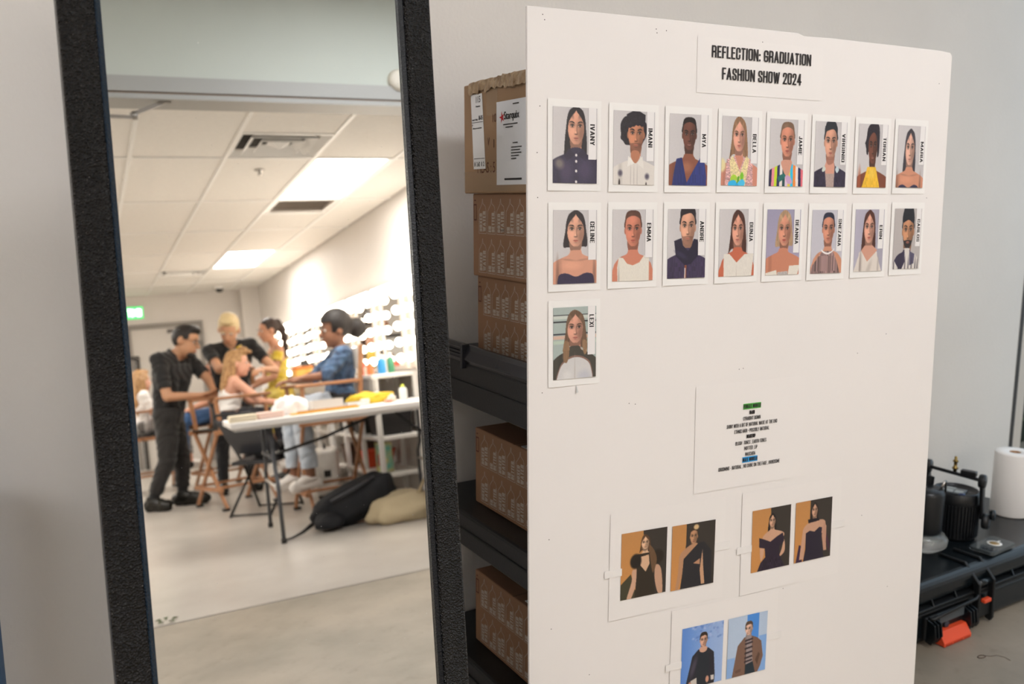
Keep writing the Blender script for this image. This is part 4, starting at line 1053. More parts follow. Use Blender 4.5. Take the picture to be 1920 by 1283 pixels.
HL = 1.275
def look(key):
    P = Paint(1.0, HL, 88, 112, '#c08850')
    if key < 4:
        sx = (.47, .33, .47, .40)[key]
        P.mul(np.clip(P.Y, 0, 1), [1.06, 1.04, 1.0])
        P.poly([(sx, -.1), (1.1, -.1), (1.1, 1.4), (.62, 1.4), (sx + .02, .6)] if key in (0, 2) else [(sx, -.1), (1.1, -.1), (1.1, 1.4), (sx - .02, 1.4)], '#3a342f', sp=False)
        hcx = (.52, .50, .52, .53)[key]; skin = ('#d9b08e', '#b98a68', '#cda083', '#c99c80')[key]
    if key == 0:
        P.poly([(-.05, 1.02), (.22, .80), (.4, 1.4), (-.05, 1.4)], '#46412f', sp=False)
        figure_head(P, .52, .235, .36, .085, skin, '#5a402c', 'wavy', '#a5584c')
        P.poly([(.25, .74), (.37, .74), (.36, .95), (.22, 1.30), (.13, 1.30), (.24, .95)], '#cfa488'); P.poly([(.76, .70), (.88, .80), (.92, 1.25), (.82, 1.25), (.74, .95)], '#c79c80')
        P.poly([(.36, .44), (.64, .44), (.72, .60), (.72, .86), (.76, 1.4), (.30, 1.4), (.34, .9), (.34, .58)], '#332b22', sp=False)
        P.poly([(.43, .50), (.60, .48), (.62, .66), (.54, .80), (.42, .66)], skin, sp=False)
        P.ell(.32, .57, .12, .14, '#241e1a', .3); P.ell(.80, .55, .13, .14, '#2a221c', .3)
        P.poly([(.60, .3), (.72, .42), (.78, .62), (.70, .85), (.64, .6)], '#7a5a3e', .8)
    elif key == 1:
        figure_head(P, .50, .26, .41, .085, skin, '#3a2a20', 'pulled', '#8a4a40'); P.ell(.55, .09, .06, .05, '#d9b888', .5)
        P.poly([(.20, .58), (.36, .46), (.46, .42), (.60, .42), (.66, .6), (.30, .72)], skin); P.poly([(.18, .6), (.28, .62), (.26, .95), (.16, 1.3), (.10, 1.3), (.16, .95)], skin, sp=False); P.poly([(.70, .5), (.74, .9), (.78, 1.24), (.70, 1.24), (.66, .95)], '#c79a78', sp=False)
        P.poly([(.60, .42), (.74, .40), (.92, .6), (.95, 1.4), (.20, 1.4), (.26, .95), (.28, .68)], '#2b2a2e', sp=False)
        P.poly([(.50, .80), (.66, .72), (.66, .84)], '#b98a6a', sp=False); P.poly([(.71, .55), (.74, .9), (.78, 1.24), (.70, 1.24), (.66, .95)], '#c79a78', sp=False)
    elif key == 2:
        figure_head(P, .52, .27, .40, .080, skin, '#1d1719', 'long', '#a0564c')
        P.poly([(.28, .58), (.46, .46), (.62, .48), (.84, .58), (.70, .74), (.34, .74)], skin); P.poly([(.22, .78), (.32, .8), (.30, 1.0), (.24, 1.05)], skin); P.poly([(.84, .7), (.86, .95), (.72, 1.05), (.78, .9)], skin)
        P.poly([(.19, .58), (.30, .62), (.48, .70), (.64, .62), (.80, .56), (.84, .74), (.72, .84), (.72, 1.0), (.95, 1.4), (.10, 1.4), (.24, 1.1), (.36, 1.0), (.34, .82), (.20, .78)], '#2e2433', sp=False)
        m = P.mpoly([(.1, 1.4), (.3, 1.05), (.72, 1.02), (.9, 1.4)], False); P.noise(.2, m, 2, 10)
    elif key == 3:
        P.poly([(.12, .9), (.02, 1.4), (.2, 1.4), (.24, .95)], '#3a2440', sp=False); P.poly([(.78, .7), (.96, 1.2), (.96, 1.0), (.86, .75)], '#4a2d3c', sp=False)
        figure_head(P, .52, .22, .36, .080, skin, '#2a1f1e', 'long', '#8c5048')
        P.poly([(.24, .56), (.44, .45), (.64, .44), (.82, .50), (.76, .74), (.30, .76)], skin); P.poly([(.22, .58), (.32, .62), (.28, .95), (.26, 1.22), (.14, 1.22), (.18, .9)], skin, sp=False); P.poly([(.78, .52), (.86, .6), (.86, .95), (.88, 1.12), (.80, 1.12), (.74, .8)], '#c1937a', sp=False)
        P.poly([(.34, .40), (.64, .40), (.66, .46), (.36, .48)], '#1b1720', sp=False)
        P.poly([(.30, .68), (.40, .64), (.53, .68), (.66, .60), (.74, .62), (.72, .85), (.84, 1.4), (.22, 1.4), (.30, 1.0)], '#2a2433', sp=False)
    elif key == 4:
        P.img[:] = np.array(Paint.c('#7fa0d6')); P.mul(np.clip(1 - P.X * 1.4, 0, 1), [.75, .88, 1.0]); P.mul(np.clip(P.X, 0, 1), [1.25, 1.15, 1.06])
        for i in range(60):
            P.ell(random.uniform(.25, 1.0), random.uniform(0, .5) * random.random(), .03, .022, random.choice(['#5d7fc4', '#b3c2e6', '#8fa6d9']), .8, .6)
        figure_head(P, .52, .32, .46, .085, '#d6a68e', '#33261f', 'short', '#a8645a')
        P.poly([(.40, .50), (.64, .50), (.78, .62), (.82, 1.1), (.80, 1.4), (.20, 1.4), (.10, 1.3), (.22, .80), (.26, .62)], '#2b2a33', sp=False)
        P.poly([(.42, .53), (.62, .53), (.66, .75), (.66, 1.4), (.38, 1.4), (.36, .8)], '#272c34', sp=False); P.put(P.mell(.30, .85, .05, .2, 1., .3), '#5a5262', .7)
        P.poly([(.24, 1.12), (.38, 1.08), (.40, 1.3), (.26, 1.3)], '#cfc6bc', sp=False); P.ell(.22, 1.22, .04, .08, '#d39a80', .4); P.ell(.64, 1.16, .04, .07, '#d39a80', .4); P.poly([(.72, 1.1), (.80, 1.1), (.80, 1.2), (.73, 1.2)], '#d8cfc8', sp=False)
        P.poly([(.44, .47), (.60, .47), (.60, .55), (.52, .58), (.44, .55)], '#d6a68e')
    else:
        P.img[:] = np.array(Paint.c('#b7c8de')); P.poly([(.48, -.1), (.78, -.1), (.78, .62), (.48, .62)], '#4f8fdc', sp=False); P.poly([(.80, .5), (1.1, .5), (1.1, 1.4), (.74, 1.4)], '#86aee2', sp=False); P.poly([(-.1, .85), (.2, .85), (.2, 1.4), (-.1, 1.4)], '#8fb2e0', sp=False)
        figure_head(P, .53, .30, .44, .088, '#e0b8a2', '#5a4434', 'short', '#b3746a', turn=-.35)
        P.poly([(.42, .47), (.60, .46), (.74, .52), (.86, .62), (.92, .95), (.86, 1.15), (.72, 1.4), (.12, 1.4), (.20, .95), (.26, .62)], '#7d5f50', sp=False)
        P.poly([(.45, .44), (.60, .43), (.62, .70), (.66, 1.02), (.48, 1.06), (.46, .8)], '#9b8d8b', sp=False)
        for y in (.53, .60, .70, .80, .90, .98): P.poly([(.44, y), (.64, y - .02), (.645, y + .018), (.445, y + .04)], '#3a3036', sp=False)
        P.poly([(.47, 1.06), (.66, 1.02), (.74, 1.3), (.72, 1.4), (.46, 1.4)], '#22303a', sp=False)
        P.put(P.mell(.47, .9, .008, .4, .8), '#43332b', .9); P.poly([(.22, 1.14), (.36, 1.12), (.36, 1.18), (.23, 1.20)], '#6a4f42', sp=False); P.poly([(.72, 1.0), (.80, .85), (.84, .9), (.78, 1.12)], '#5f4638', sp=False)
    P.noise(.015)
    return P.verts()

M_PHOTO = bpy.data.materials.new('photo_print'); M_PHOTO.use_nodes = True
_at = M_PHOTO.node_tree.nodes.new('ShaderNodeAttribute'); _at.attribute_name = 'ink'
_b = M_PHOTO.node_tree.nodes['Principled BSDF']; _b.inputs['Roughness'].default_value = 0.32
M_PHOTO.node_tree.links.new(_at.outputs['Color'], _b.inputs['Base Color'])
def print_mesh(name, cols, x0, z1, w, h, y, parent):
    ny, nx = cols.shape[0] - 1, cols.shape[1] - 1
    X, Z = np.meshgrid(x0 + w * np.arange(nx + 1) / nx, z1 - h * np.arange(ny + 1) / ny)
    V = np.stack([X, np.full_like(X, y), Z], -1).reshape(-1, 3)
    i = (np.arange(ny)[:, None] * (nx + 1) + np.arange(nx)[None, :]).ravel()
    F = np.stack([i, i + nx + 1, i + nx + 2, i + 1], -1)
    me = bpy.data.meshes.new(name)
    me.vertices.add(len(V)); me.vertices.foreach_set('co', V.ravel())
    me.loops.add(F.size); me.loops.foreach_set('vertex_index', F.ravel())
    me.polygons.add(len(F)); me.polygons.foreach_set('loop_start', np.arange(0, F.size, 4)); me.polygons.foreach_set('loop_total', np.full(len(F), 4))
    me.update(calc_edges=True)
    ca = me.color_attributes.new('ink', 'FLOAT_COLOR', 'POINT')
    rgba = np.ones((len(V), 4)); rgba[:, :3] = cols.reshape(-1, 3)
    ca.data.foreach_set('color', rgba.ravel())
    me.materials.append(M_PHOTO)
    o = bpy.data.objects.new(name, me); COL.objects.link(o); o.parent = parent
    return o

M_CARD = mat('photo_card', '#f1eeea', 0.45)
M_STRIP = mat('name_strip', '#ece8e6', 0.55)
M_PRT = mat('printed_black', '#2a2526', 0.55)
def board_root(name, x, y, label, cat, group=None, tilt=0.0):
    O = borig + bd * x + bu * (BH + y) + bn * 0.0004
    c, s = math.cos(tilt), math.sin(tilt)
    X = bd * c + bu * s; Z = -bd * s + bu * c
    return empty(name, matrix=frame_matrix(O, X, -bn, Z), label=label, cat=cat, group=group)
def sheet(w, h, curl=0.0008, n=6, t=0.0004):
    """thin paper, its left side lifting a little from the board"""
    mb = MB(); vs = []
    for k, yo in ((0, 0.0), (1, -t)):
        for i in range(n + 1):
            f = i / n
            y = yo - curl * (1 - f) ** 2 - 0.0001
            vs += [(-w / 2 + w * f, y, -h / 2), (-w / 2 + w * f, y, h / 2)]
    m = 2 * (n + 1); fs = []
    for i in range(n):
        a = 2 * i
        fs += [(a, a + 1, a + 3, a + 2), (m + a, m + a + 2, m + a + 3, m + a + 1), (a, a + 2, m + a + 2, m + a), (a + 1, m + a + 1, m + a + 3, a + 3)]
    fs += [(0, m, m + 1, 1), (2 * n, 2 * n + 1, m + 2 * n + 1, m + 2 * n)]
    return mb.add(vs, fs)
CARDS = [
 ('IVANY', 0.100, -0.247, .0962, 'long black hair and a navy button shirt'), ('IMANI', 0.233, -0.248, .0952, 'big dark curls, a goatee and a white shirt'),
 ('MYA', 0.364, -0.248, .0952, 'cropped hair and a deep V navy dress'), ('BELLA', 0.495, -0.247, .0950, 'a pink ruffled vest with green and blue bows'),
 ('JAMIE', 0.622, -0.247, .0943, 'a rainbow striped jacket'), ('VIRGINIO', 0.748, -0.247, .0925, 'short dark hair and an open dark jacket'),
 ('TORIAN', 0.875, -0.247, .0905, 'a yellow halter top'), ('MARIA', 0.997, -0.246, .0882, 'a navy strapless dress, last in the top row'),
 ('CELINE', 0.101, -0.439, .0962, 'a dark bob and a navy strapless top'), ('EMMA', 0.233, -0.438, .0956, 'pulled back hair and a white sleeveless top'),
 ('ANDRE', 0.364, -0.437, .0950, 'a large collared navy zip jacket'), ('DUNJA', 0.494, -0.437, .0942, 'wavy brown hair and a white vest'),
 ('DEANNA', 0.621, -0.438, .0940, 'a blond bob and a folded white bodice'), ('SNEZANA', 0.748, -0.439, .0922, 'a pleated mauve halter top'),
 ('ERIN', 0.877, -0.438, .0900, 'long brown hair and a cream blouse'), ('CARLOS', 1.000, -0.436, .0886, 'a full beard and a striped shirt'),
 ('LEXI', 0.101, -0.626, .0960, 'a black and white dress, third row')]
NAMEH = {'IVANY': (.31, .72), 'IMANI': (.33, .72), 'MYA': (.40, .68), 'BELLA': (.36, .77), 'JAMIE': (.37, .79), 'VIRGINIO': (.27, .94), 'TORIAN': (.32, .90), 'MARIA': (.40, .94), 'CELINE': (.23, .66), 'EMMA': (.28, .67),
         'ANDRE': (.26, .71), 'DUNJA': (.30, .73), 'DEANNA': (.24, .80), 'SNEZANA': (.22, .88), 'ERIN': (.40, .76), 'CARLOS': (.28, .88), 'LEXI': (.17, .43)}
for k, (nm, x, y, w, desc) in enumerate(CARDS):
    h = 0.1416
    r = board_root('photo_card', x, y, 'photo card of a portrait with ' + desc, 'photo', 'portrait cards on the pin board', random.uniform(-.004, .004))
    c = sheet(w + 0.0205, 0.170, 0.0014, t=.0003).build('card', M_CARD, r)
    print_mesh('portrait_print', portrait(k), -w / 2, h / 2, w, h, -0.0023, r)
    st = MB().box(w * .30, w * .475, -0.0030, -0.0025, h / 2 - 1.0 * w, h / 2 + 0.0004).build('name_strip', M_STRIP, r)
    a, b = NAMEH[nm]
    mb = MB(); put_caps(mb, nm, (w * .335, -0.0033, h / 2 - a * w), (0, 0, -1), (1, 0, 0), (b - a) * w, w * .105, 'l', .12)
    mb.build('name_lettering', M_PRT, st, clean=False)
# loose scrap of tape under the lowest card
r = board_root('tape_scrap', 0.108, -0.719, 'small curled scrap of clear tape below the lowest portrait', 'tape')
MB().add([(-0.003, -0.0005, 0.009), (0.0025, -0.0005, -0.006), (-0.0035, -0.004, -0.0075), (-0.003, -0.0005, 0.0085), (0.002, -0.0012, -0.0065)], [(0, 1, 2), (3, 2, 4)]).build('scrap', mat('scrap_tape', '#c9c9c6', 0.3), r)
MB().box(-0.02, 0.03, -0.0004, -0.0002, 0.013, 0.0135).build('tape_edge', MATS['scrap_tape'], r)

# printed sheets
M_SHEET = mat('white_sheet', '#ede8e4', 0.55)
ts = board_root('title_sheet', 0.549, -0.078, 'white paper sheet with the show title in tall black letters', 'sheet')
sheet(0.335, 0.110, 0.0002, t=.0002).build('paper', M_SHEET, ts)
mb = MB()
put_caps(mb, 'REFLECTION: GRADUATION', (0, -0.0016, 0.078 - 0.0619), (1, 0, 0), UP, 0.2648, 0.0238, 'c', .125)
put_caps(mb, 'FASHION SHOW 2024', (0.001, -0.0016, 0.078 - 0.1039), (1, 0, 0), UP, 0.2125, 0.0238, 'c', .125)
mb.build('title_lettering', M_PRT, ts, clean=False)
ns = board_root('notes_sheet', 0.5495, -0.858, 'white paper sheet of hair and makeup notes with green and blue highlights', 'sheet')
sheet(0.305, 0.235, 0.0006, t=.0002).build('paper', M_SHEET, ns)
LINES = [('FEMALE MODELS', .5501, -.7954, .0483, 1), ('HAIR', .5503, -.8096, .0145, 1), ('STRAIGHT DOWN', .5499, -.8225, .0487, 0), ('SHINY WITH A BIT OF NATURAL WAVE AT THE END', .5518, -.8362, .1412, 0),
         ('ETHNIC HAIR - POSSIBLY NATURAL', .5515, -.8498, .0977, 0), ('MAKEUP', .5492, -.8633, .0245, 1), ('BLUSH  TONES , EARTH TONES', .5498, -.8767, .0865, 0), ('MUTTED  LIP', .5496, -.8897, .0366, 0),
         ('MASCARA', .5487, -.9033, .0281, 0), ('MALE MODELS', .5483, -.9159, .0415, 1), ('GROOMING - NATURAL , NO SHINE ON THE FACE , HANDSOME', .5478, -.9300, .1724, 0)]
mb = MB()
for s, x, y, w, bo in LINES:
    put_caps(mb, s, (x - .5495, -0.0017, y + .858 - .0042), (1, 0, 0), UP, w, .0085, 'c', .21 if bo else .115)
mb.build('notes_lettering', M_PRT, ns, clean=False)
for s, x, y, w, cc in (('green_highlight', .5501, -.7954, .0493, '#4fae43'), ('blue_highlight', .5483, -.9159, .0425, '#2a9fe0')):
    MB().add([(x - .5495 - w / 2, -0.00145, y + .858 - .0063), (x - .5495 + w / 2, -0.00145, y + .858 - .0063), (x - .5495 + w / 2, -0.00145, y + .858 + .0063), (x - .5495 - w / 2, -0.00145, y + .858 + .0063)], [(0, 1, 2, 3)]).build(s, mat(s, cc, .6), ns, clean=False)
M_CREASE = mat('tape_strip', '#eeeae6', .22)
def look_sheet(cx, cy, w, h, photos, label, tilt=0.0):
    r = board_root('look_sheet', cx, cy, label, 'sheet', 'printed look sheets', tilt)
    sheet(w, h, 0.0010, t=.0002).build('paper', M_SHEET, r)
    for key, px, py, pw, ph in photos:
        print_mesh('look_print', look(key), px - cx - pw / 2, py - cy + ph / 2, pw, ph, -0.0021, r)
    MB().box(w / 2 - .035, w / 2 + .015, -0.0013, -0.0009, -.005, .013).build('tape', M_CREASE, r)
    MB().box(-w / 2 - .012, -w / 2 + .03, -0.0024, -0.0020, -.02, -.004).build('tape', M_CREASE, r)
look_sheet(.335, -1.108, .298, .232, [(0, .271, -1.110, .1146, .1456), (1, .399, -1.112, .1146, .1456)], 'paper sheet with two black dress runway photos on orange', -.014)
look_sheet(.680, -1.113, .298, .240, [(2, .617, -1.111, .1125, .1461), (3, .744, -1.111, .1118, .1461)], 'paper sheet with two purple-black strapless gown photos on orange', .002)
look_sheet(.494, -1.352, .300, .236, [(4, .430, -1.353, .1135, .1440), (5, .557, -1.354, .1128, .1440)], 'paper sheet with two photos of jackets on blue at the bottom', -.018)
# ------------------------------------------------------------------ hard case on the floor, right of the board
M_CASE = mat('case_black', '#10161a', 0.26, bump=0.05, bscale=260)
M_CASE2 = mat('case_black_matte', '#0c0f11', 0.5)
M_ORANGE = mat('orange_plastic', '#e2502c', 0.4)
CS0, CS1, CE0, CE1, CZ = 1.18, 2.44, 0.075, 0.485, 0.198
case = empty('equipment_case', WF((CS0 + CS1) / 2, (CE0 + CE1) / 2, 0), WY, 'black hard equipment case with an orange latch on the concrete floor', 'case')
hl, hd = (CS1 - CS0) / 2, (CE1 - CE0) / 2
def lx(s): return s - (CS0 + CS1) / 2
def ly(e): return -(e - (CE0 + CE1) / 2)
MB().box(-hl, hl, -hd, hd, 0, 0.105).build('case_base', M_CASE, case, 0.022, 4)
lid = MB().box(-hl, hl, -hd, hd, 0.122, CZ).build('case_lid', M_CASE, case, 0.030, 5)
MB().box(-hl - 0.010, hl + 0.010, -hd - 0.010, hd + 0.010, 0.103, 0.112).build('rim_lower', M_CASE2, case, 0.003)
MB().box(-hl - 0.010, hl + 0.010, -hd - 0.010, hd + 0.010, 0.1135, 0.1235).build('rim_upper', M_CASE2, case, 0.003)
for s in (1.50, 1.62, 1.78, 1.94):
    MB().add([(lx(s) - .003, -hd - .009, .122), (lx(s) + .003, -hd - .009, .122), (lx(s) + .003, -hd + .004, .122), (lx(s) - .003, -hd + .004, .122), (lx(s) - .003, -hd + .004, .148), (lx(s) + .003, -hd + .004, .148)],
             [(0, 1, 2, 3), (0, 4, 5, 1), (0, 3, 4), (1, 2, 5), (3, 2, 5, 4)]).build('rib', M_CASE, case)
# raised rails on the lid
for s0, s1, e in ((1.50, 1.62, .33), (1.50, 1.62, .25), (2.02, 2.20, .20), (2.02, 2.20, .14)):
    MB().box(lx(s0), lx(s1), ly(e) - .016, ly(e) + .016, CZ - .002, CZ + .006).build('lid_rail', M_CASE2, lid, 0.003)
# strap-like clamp made of two bands over lid edge
for s in (1.715, 1.795):
    mb = MB()
    pr = [(ly(.36), CZ + .001), (ly(.36), CZ + .009), (ly(.455), CZ + .011), (-hd - .026, .150), (-hd - .030, .020), (-hd - .022, .006), (-hd - .004, .010), (-hd - .006, .10), (-hd - .004, .14), (ly(.45), CZ + .001)]
    mb.prism(pr, lx(s) - .006, lx(s) + .006, O=(0, 0, 0), X=(0, 1, 0), Y=(0, 0, 1))
    mb.build('clamp_band', M_CASE2, case, 0.003)
MB().box(lx(1.722), lx(1.788), -hd - .020, -hd - .004, .03, .085).build('clamp_plate', M_CASE2, case, .003)
MB().tube([(lx(1.715), -hd - .010, .145), (lx(1.795), -hd - .010, .145)], .011, 14).build('clamp_pin', M_CASE, case)
MB().box(lx(1.735), lx(1.772), -hd - .034, -hd - .018, .083, .096).build('release_tab', M_ORANGE, case, .003)
# latch with ribs and orange lever
lat = MB().box(lx(1.455), lx(1.70), -hd - .014, -hd + .004, .022, .096).build('latch', M_CASE2, case, .006, 3)
for s0 in (1.462, 1.478, 1.494, 1.648, 1.664, 1.680):
    MB().prism([(-hd - .010, .092), (-hd - .040, .080), (-hd - .046, .040), (-hd - .030, .012), (-hd - .010, .016)], lx(s0), lx(s0) + .006, X=(0, 1, 0), Y=(0, 0, 1)).build('latch_rib', M_CASE, lat, .002)
MB().box(lx(1.512), lx(1.640), -hd - .024, -hd - .010, .066, .096).build('latch_plate', mat('grey_plate', '#4a5257', .35), lat, .003)
MB().lathe([(.001, 0), (.012, 0), (.013, -.004), (.009, -.006), (.001, -.006)], 18, c=(lx(1.56), -hd - .014, .052), axis=(0, 1, 0)).build('latch_badge', mat('badge_grey', '#3a3c48', .4), lat)
lev = MB().prism([(-hd - .012, .044), (-hd - .030, .044), (-hd - .050, .014), (-hd - .050, .002), (-hd - .012, .004)], lx(1.505), lx(1.645), X=(0, 1, 0), Y=(0, 0, 1)).build('latch_lever', M_ORANGE, lat, .002)
for s0, s1 in ((1.512, 1.545), (1.552, 1.600), (1.607, 1.638)):
    MB().box(lx(s0), lx(s1), -hd - .0505, -hd - .048, .0045, .0095).build('lever_slot', mat('lever_dark', '#a8331a', .5), lev)
MB().tube([(lx(1.455), -hd - .02, .10), (lx(1.46), -hd - .034, .10), (lx(1.69), -hd - .03, .112), (lx(1.73), -hd - .014, .118)], .005, 8).build('latch_bar', M_CASE2, lat)

# ------------------------------------------------------------------ studio lamp head lying on the case
M_LAMP = mat('lamp_black', '#191b1e', 0.35)
M_BRASS = mat('brass', '#8f7a4a', 0.3, metal=1)
lamp = empty('studio_light', WF(1.925, 0.275, CZ), WY + math.radians(-72), 'black ribbed studio lamp head with yoke and brass spigot on the case', 'studio light')
R0 = 0.075
MB().lathe([(.001, .002), (R0 - .006, .002), (R0 - .002, .008), (R0, .13), (R0 + .001, .132), (R0 + .001, .165), (R0 - .004, .17), (R0 - .008, .166), (R0 - .010, .160), (.001, .158)], 40).build('lamp_body', M_LAMP, lamp)
fin = MB().box(R0 - .002, R0 + .0035, -.0018, .0018, .012, .128).mesh('cooling_fin', M_LAMP)
for k in range(44):
    o = bpy.data.objects.new('cooling_fin', fin); COL.objects.link(o); o.parent = lamp; o.rotation_euler = (0, 0, k * 2 * math.pi / 44)
MB().box(-.045, .03, -.035, .03, .158, .164).build('rear_panel', mat('rear_panel', '#565c60', .3), lamp, .003)
MB().lathe([(.001, .01), (.010, .01), (.012, 0)], 16, c=(.03, -.045, .160)).build('dial', mat('blue_knob', '#2a3b66', .3), lamp)
for a in ((-.038, -.005, -.03, .0), (.0, .025, -.03, .0), (-.038, -.005, .006, .022)):
    MB().box(*a, .164, .166).build('panel_window', mat('screen_grey', '#aab3b4', .3), lamp)
# yoke: two side arms and a bridging bar; it tilts forward
yk = MB(); yk.bar((.088, 0, .085), (.088, -.035, .215), .032, .012, up=(1, 0, 0)).build('yoke_arm', M_LAMP, lamp, .004)
MB().bar((-.088, 0, .085), (-.088, -.035, .235), .032, .012, up=(1, 0, 0)).build('yoke_arm', M_LAMP, lamp, .004)
MB().bar((-.10, -.036, .245), (.10, -.036, .225), .034, .012, up=(0, .3, 1)).build('yoke_bridge', M_LAMP, lamp, .004)
for x, z in ((.088, .225), (-.088, .245)):
    MB().lathe([(.001, -.010), (.022, -.010), (.024, -.006), (.024, .006), (.022, .010), (.001, .010)], 24, c=(x, -.036, z), axis=(1, 0, 0)).build('yoke_joint', M_LAMP, lamp)
kn = MB().lathe([(.001, -.002), (.026, -.002), (.028, .004), (.026, .018), (.012, .020), (.001, .020)], 28, c=(.094, -.002, .075), axis=(1, 0, 0)).build('tilt_knob', M_LAMP, lamp)
MB().lathe([(.001, .02), (.018, .02), (.018, .032), (.010, .034), (.001, .034)], 20, c=(.094, .006, .100), axis=(1, 0, 0)).build('knob_cap', M_CASE, kn)
MB().lathe([(.001, 0), (.006, 0), (.006, .012), (.010, .013), (.010, .018), (.006, .020), (.0055, .036), (.009, .038), (.009, .043), (.005, .046), (.005, .056), (.001, .058)], 16, c=(.0, -.040, .240)).build('spigot', M_BRASS, lamp)
MB().box(.02, .07, -.055, -.03, .238, .256).build('spigot_clamp', M_LAMP, lamp, .003)
# second lamp half hidden by the board
l2 = empty('studio_light', WF(1.715, 0.300, CZ), WY, 'dark lamp head with a clear glass dome half hidden behind the board edge', 'studio light')
MB().lathe([(.001, .06), (.05, .06), (.055, .075), (.057, .20), (.052, .215), (.001, .217)], 32).build('lamp_body', M_LAMP, l2)
MB().lathe([(.001, .003), (.05, .004), (.074, .022), (.078, .045), (.06, .066), (.04, .07)], 32).build('glass_dome', mat('clear_glass', '#dfe8ea', .05, trans=.9, alpha=.55), l2)
MB().tube([(.03, -.03, .215), (.04, -.035, .24), (.055, -.03, .24), (.06, -.028, .20)], .004, 8).build('wire_clip', MATS['chrome'], l2)
MB().bar((.045, .03, .05), (.05, .02, .245), .022, .010, up=(1, 0, 0)).build('yoke_arm', M_LAMP, l2, .003)

# ------------------------------------------------------------------ phone and paper roll
ph = empty('smartphone', WF(1.915, 0.425, CZ + .007), WY + math.radians(4), 'dark smartphone in a clear case with an amber ring lying on the case lid', 'phone')
def rr(w, h, r, n=6):
    out = []
    for cx, cy, a0 in ((w - r, h - r, 0), (-w + r, h - r, 90), (-w + r, -h + r, 180), (w - r, -h + r, 270)):
        out += [(cx + r * math.cos(math.radians(a0 + 90 * k / n)), cy + r * math.sin(math.radians(a0 + 90 * k / n))) for k in range(n + 1)]
    return out
MB().prism(rr(.079, .0415, .013), 0.0, .0115, smooth=False).build('clear_case', mat('clear_case', '#e3eef0', .08, trans=.85, alpha=.45), ph, .001)
MB().prism(rr(.0755, .038, .011), .0018, .0098).build('phone_body', mat('phone_back', '#2b3236', .15), ph)
MB().lathe([(.016, .0118), (.024, .0118), (.024, .0124), (.016, .0124)], 32, c=(.012, .0, 0)).build('magnet_ring', mat('ring_white', '#f1efe9', .3), ph)
MB().lathe([(.001, .0119), (.0165, .0119), (.0165, .0121), (.001, .0121)], 32, c=(.012, 0, 0)).build('amber_disc', mat('amber', '#a8874a', .35), ph)
MB().box(.035, .05, -.003, .003, .0118, .0123).build('magnet_bar', MATS['ring_white'], ph)
cm = MB().prism(rr(.019, .019, .006), .0110, .0130, O=(-.050, -.016, 0)).build('camera_plate', mat('cam_plate', '#3a4146', .2), ph)
for x, y in ((-.058, -.024), (-.058, -.008), (-.042, -.016)):
    MB().lathe([(.001, .013), (.007, .013), (.007, .0145), (.005, .0145), (.004, .0138), (.001, .0138)], 18, c=(x, y, 0)).build('camera_lens', mat('lens_black', '#0a0b0e', .05), cm)
roll = empty('paper_towel_roll', WF(2.315, 0.255, CZ + .001), WY, 'white paper towel roll standing on the case lid', 'paper towel')
MB().lathe([(.020, 0), (.066, 0), (.068, .004), (.068, .236), (.066, .24), (.022, .24), (.020, .236), (.020, 0)], 48).build('paper_roll', mat('towel_paper', '#f2efec', .85, bump=.1, bscale=150), roll)
MB().lathe([(.0195, .002), (.0195, .2385), (.018, .2385), (.018, .002)], 32).build('card_core', mat('core_card', '#a67c55', .8), roll)
MB().add([(.0682, -.002, .002), (.071, -.03, .002), (.071, -.03, .238), (.0682, -.002, .238)], [(0, 1, 2, 3)]).build('loose_edge', MATS['towel_paper'], roll, clean=False)
# hair tie loop and thread on the floor
ht = empty('hair_tie', (1.43, 2.49, 0), 0.4, 'thin brown thread loop lying on the concrete in front of the case', 'thread')
MB().tube([(.014 * math.cos(a), .007 * math.sin(a), .0015) for a in np.linspace(0, 2 * math.pi, 20, endpoint=False)], .0012, 6, closed=True).build('loop', mat('brown_thread', '#4c3b30', .8), ht)
MB().tube([(.014, 0, .0012), (.03, -.01, .0012), (.05, -.012, .0012), (.062, -.03, .0012), (.06, -.05, .0012)], .0007, 5).build('thread_end', MATS['brown_thread'], ht)
# ------------------------------------------------------------------ make-up room: door, exit sign, camera
M_GREYD = mat('door_grey', '#cfc9c2', .5)
M_FRM = mat('door_frame_grey', '#8d8781', .45)
dr = empty('door_1', RM(U2, 1.37, 0), ROOMZ); dr['kind'] = 'structure'
MB().box(-.03, 0, -.48, .46, .005, 2.06).build('door_leaf', M_GREYD, dr, .003)
for a in ((-.05, 0, -.55, -.48, 0, 2.06), (-.05, 0, .46, .53, 0, 2.06), (-.05, 0, -.55, .53, 2.06, 2.13)): MB().box(*a).build('door_frame', M_FRM, dr, .003)
MB().box(-.055, -.03, .02, .36, 1.98, 2.03).build('closer_body', mat('closer_dark', '#5d5752', .5), dr, .004)
MB().tube([(-.035, .38, 1.02), (-.08, .38, 1.02), (-.08, .27, 1.02)], .01, 8).build('door_handle', M_STEEL, dr)
d2 = empty('door_2', RM(U2, .62, 0), ROOMZ); d2['kind'] = 'structure'
MB().box(-.03, 0, -.36, .30, .005, 1.62).build('door_leaf', mat('door_pale', '#e6e4e0', .5), d2)
for a in ((-.06, 0, -.40, -.36, 0, 1.62), (-.06, 0, .30, .35, 0, 1.62), (-.06, 0, -.40, .35, 1.62, 1.67)): MB().box(*a).build('door_frame', mat('dark_frame', '#45403c', .5), d2)
ex = empty('exit_sign', RM(U2, .955, 2.31), ROOMZ, 'lit green exit sign on the far wall above the doors', 'exit sign')
MB().box(-.05, 0, -.14, .14, -.10, .10).build('sign_case', M_WHITE, ex, .004)
MB().box(-.053, -.0505, -.13, .13, -.09, .09).build('sign_face', mat('sign_green', '#37c46a', .4, emit='#2fd06a', estr=1.3), ex)
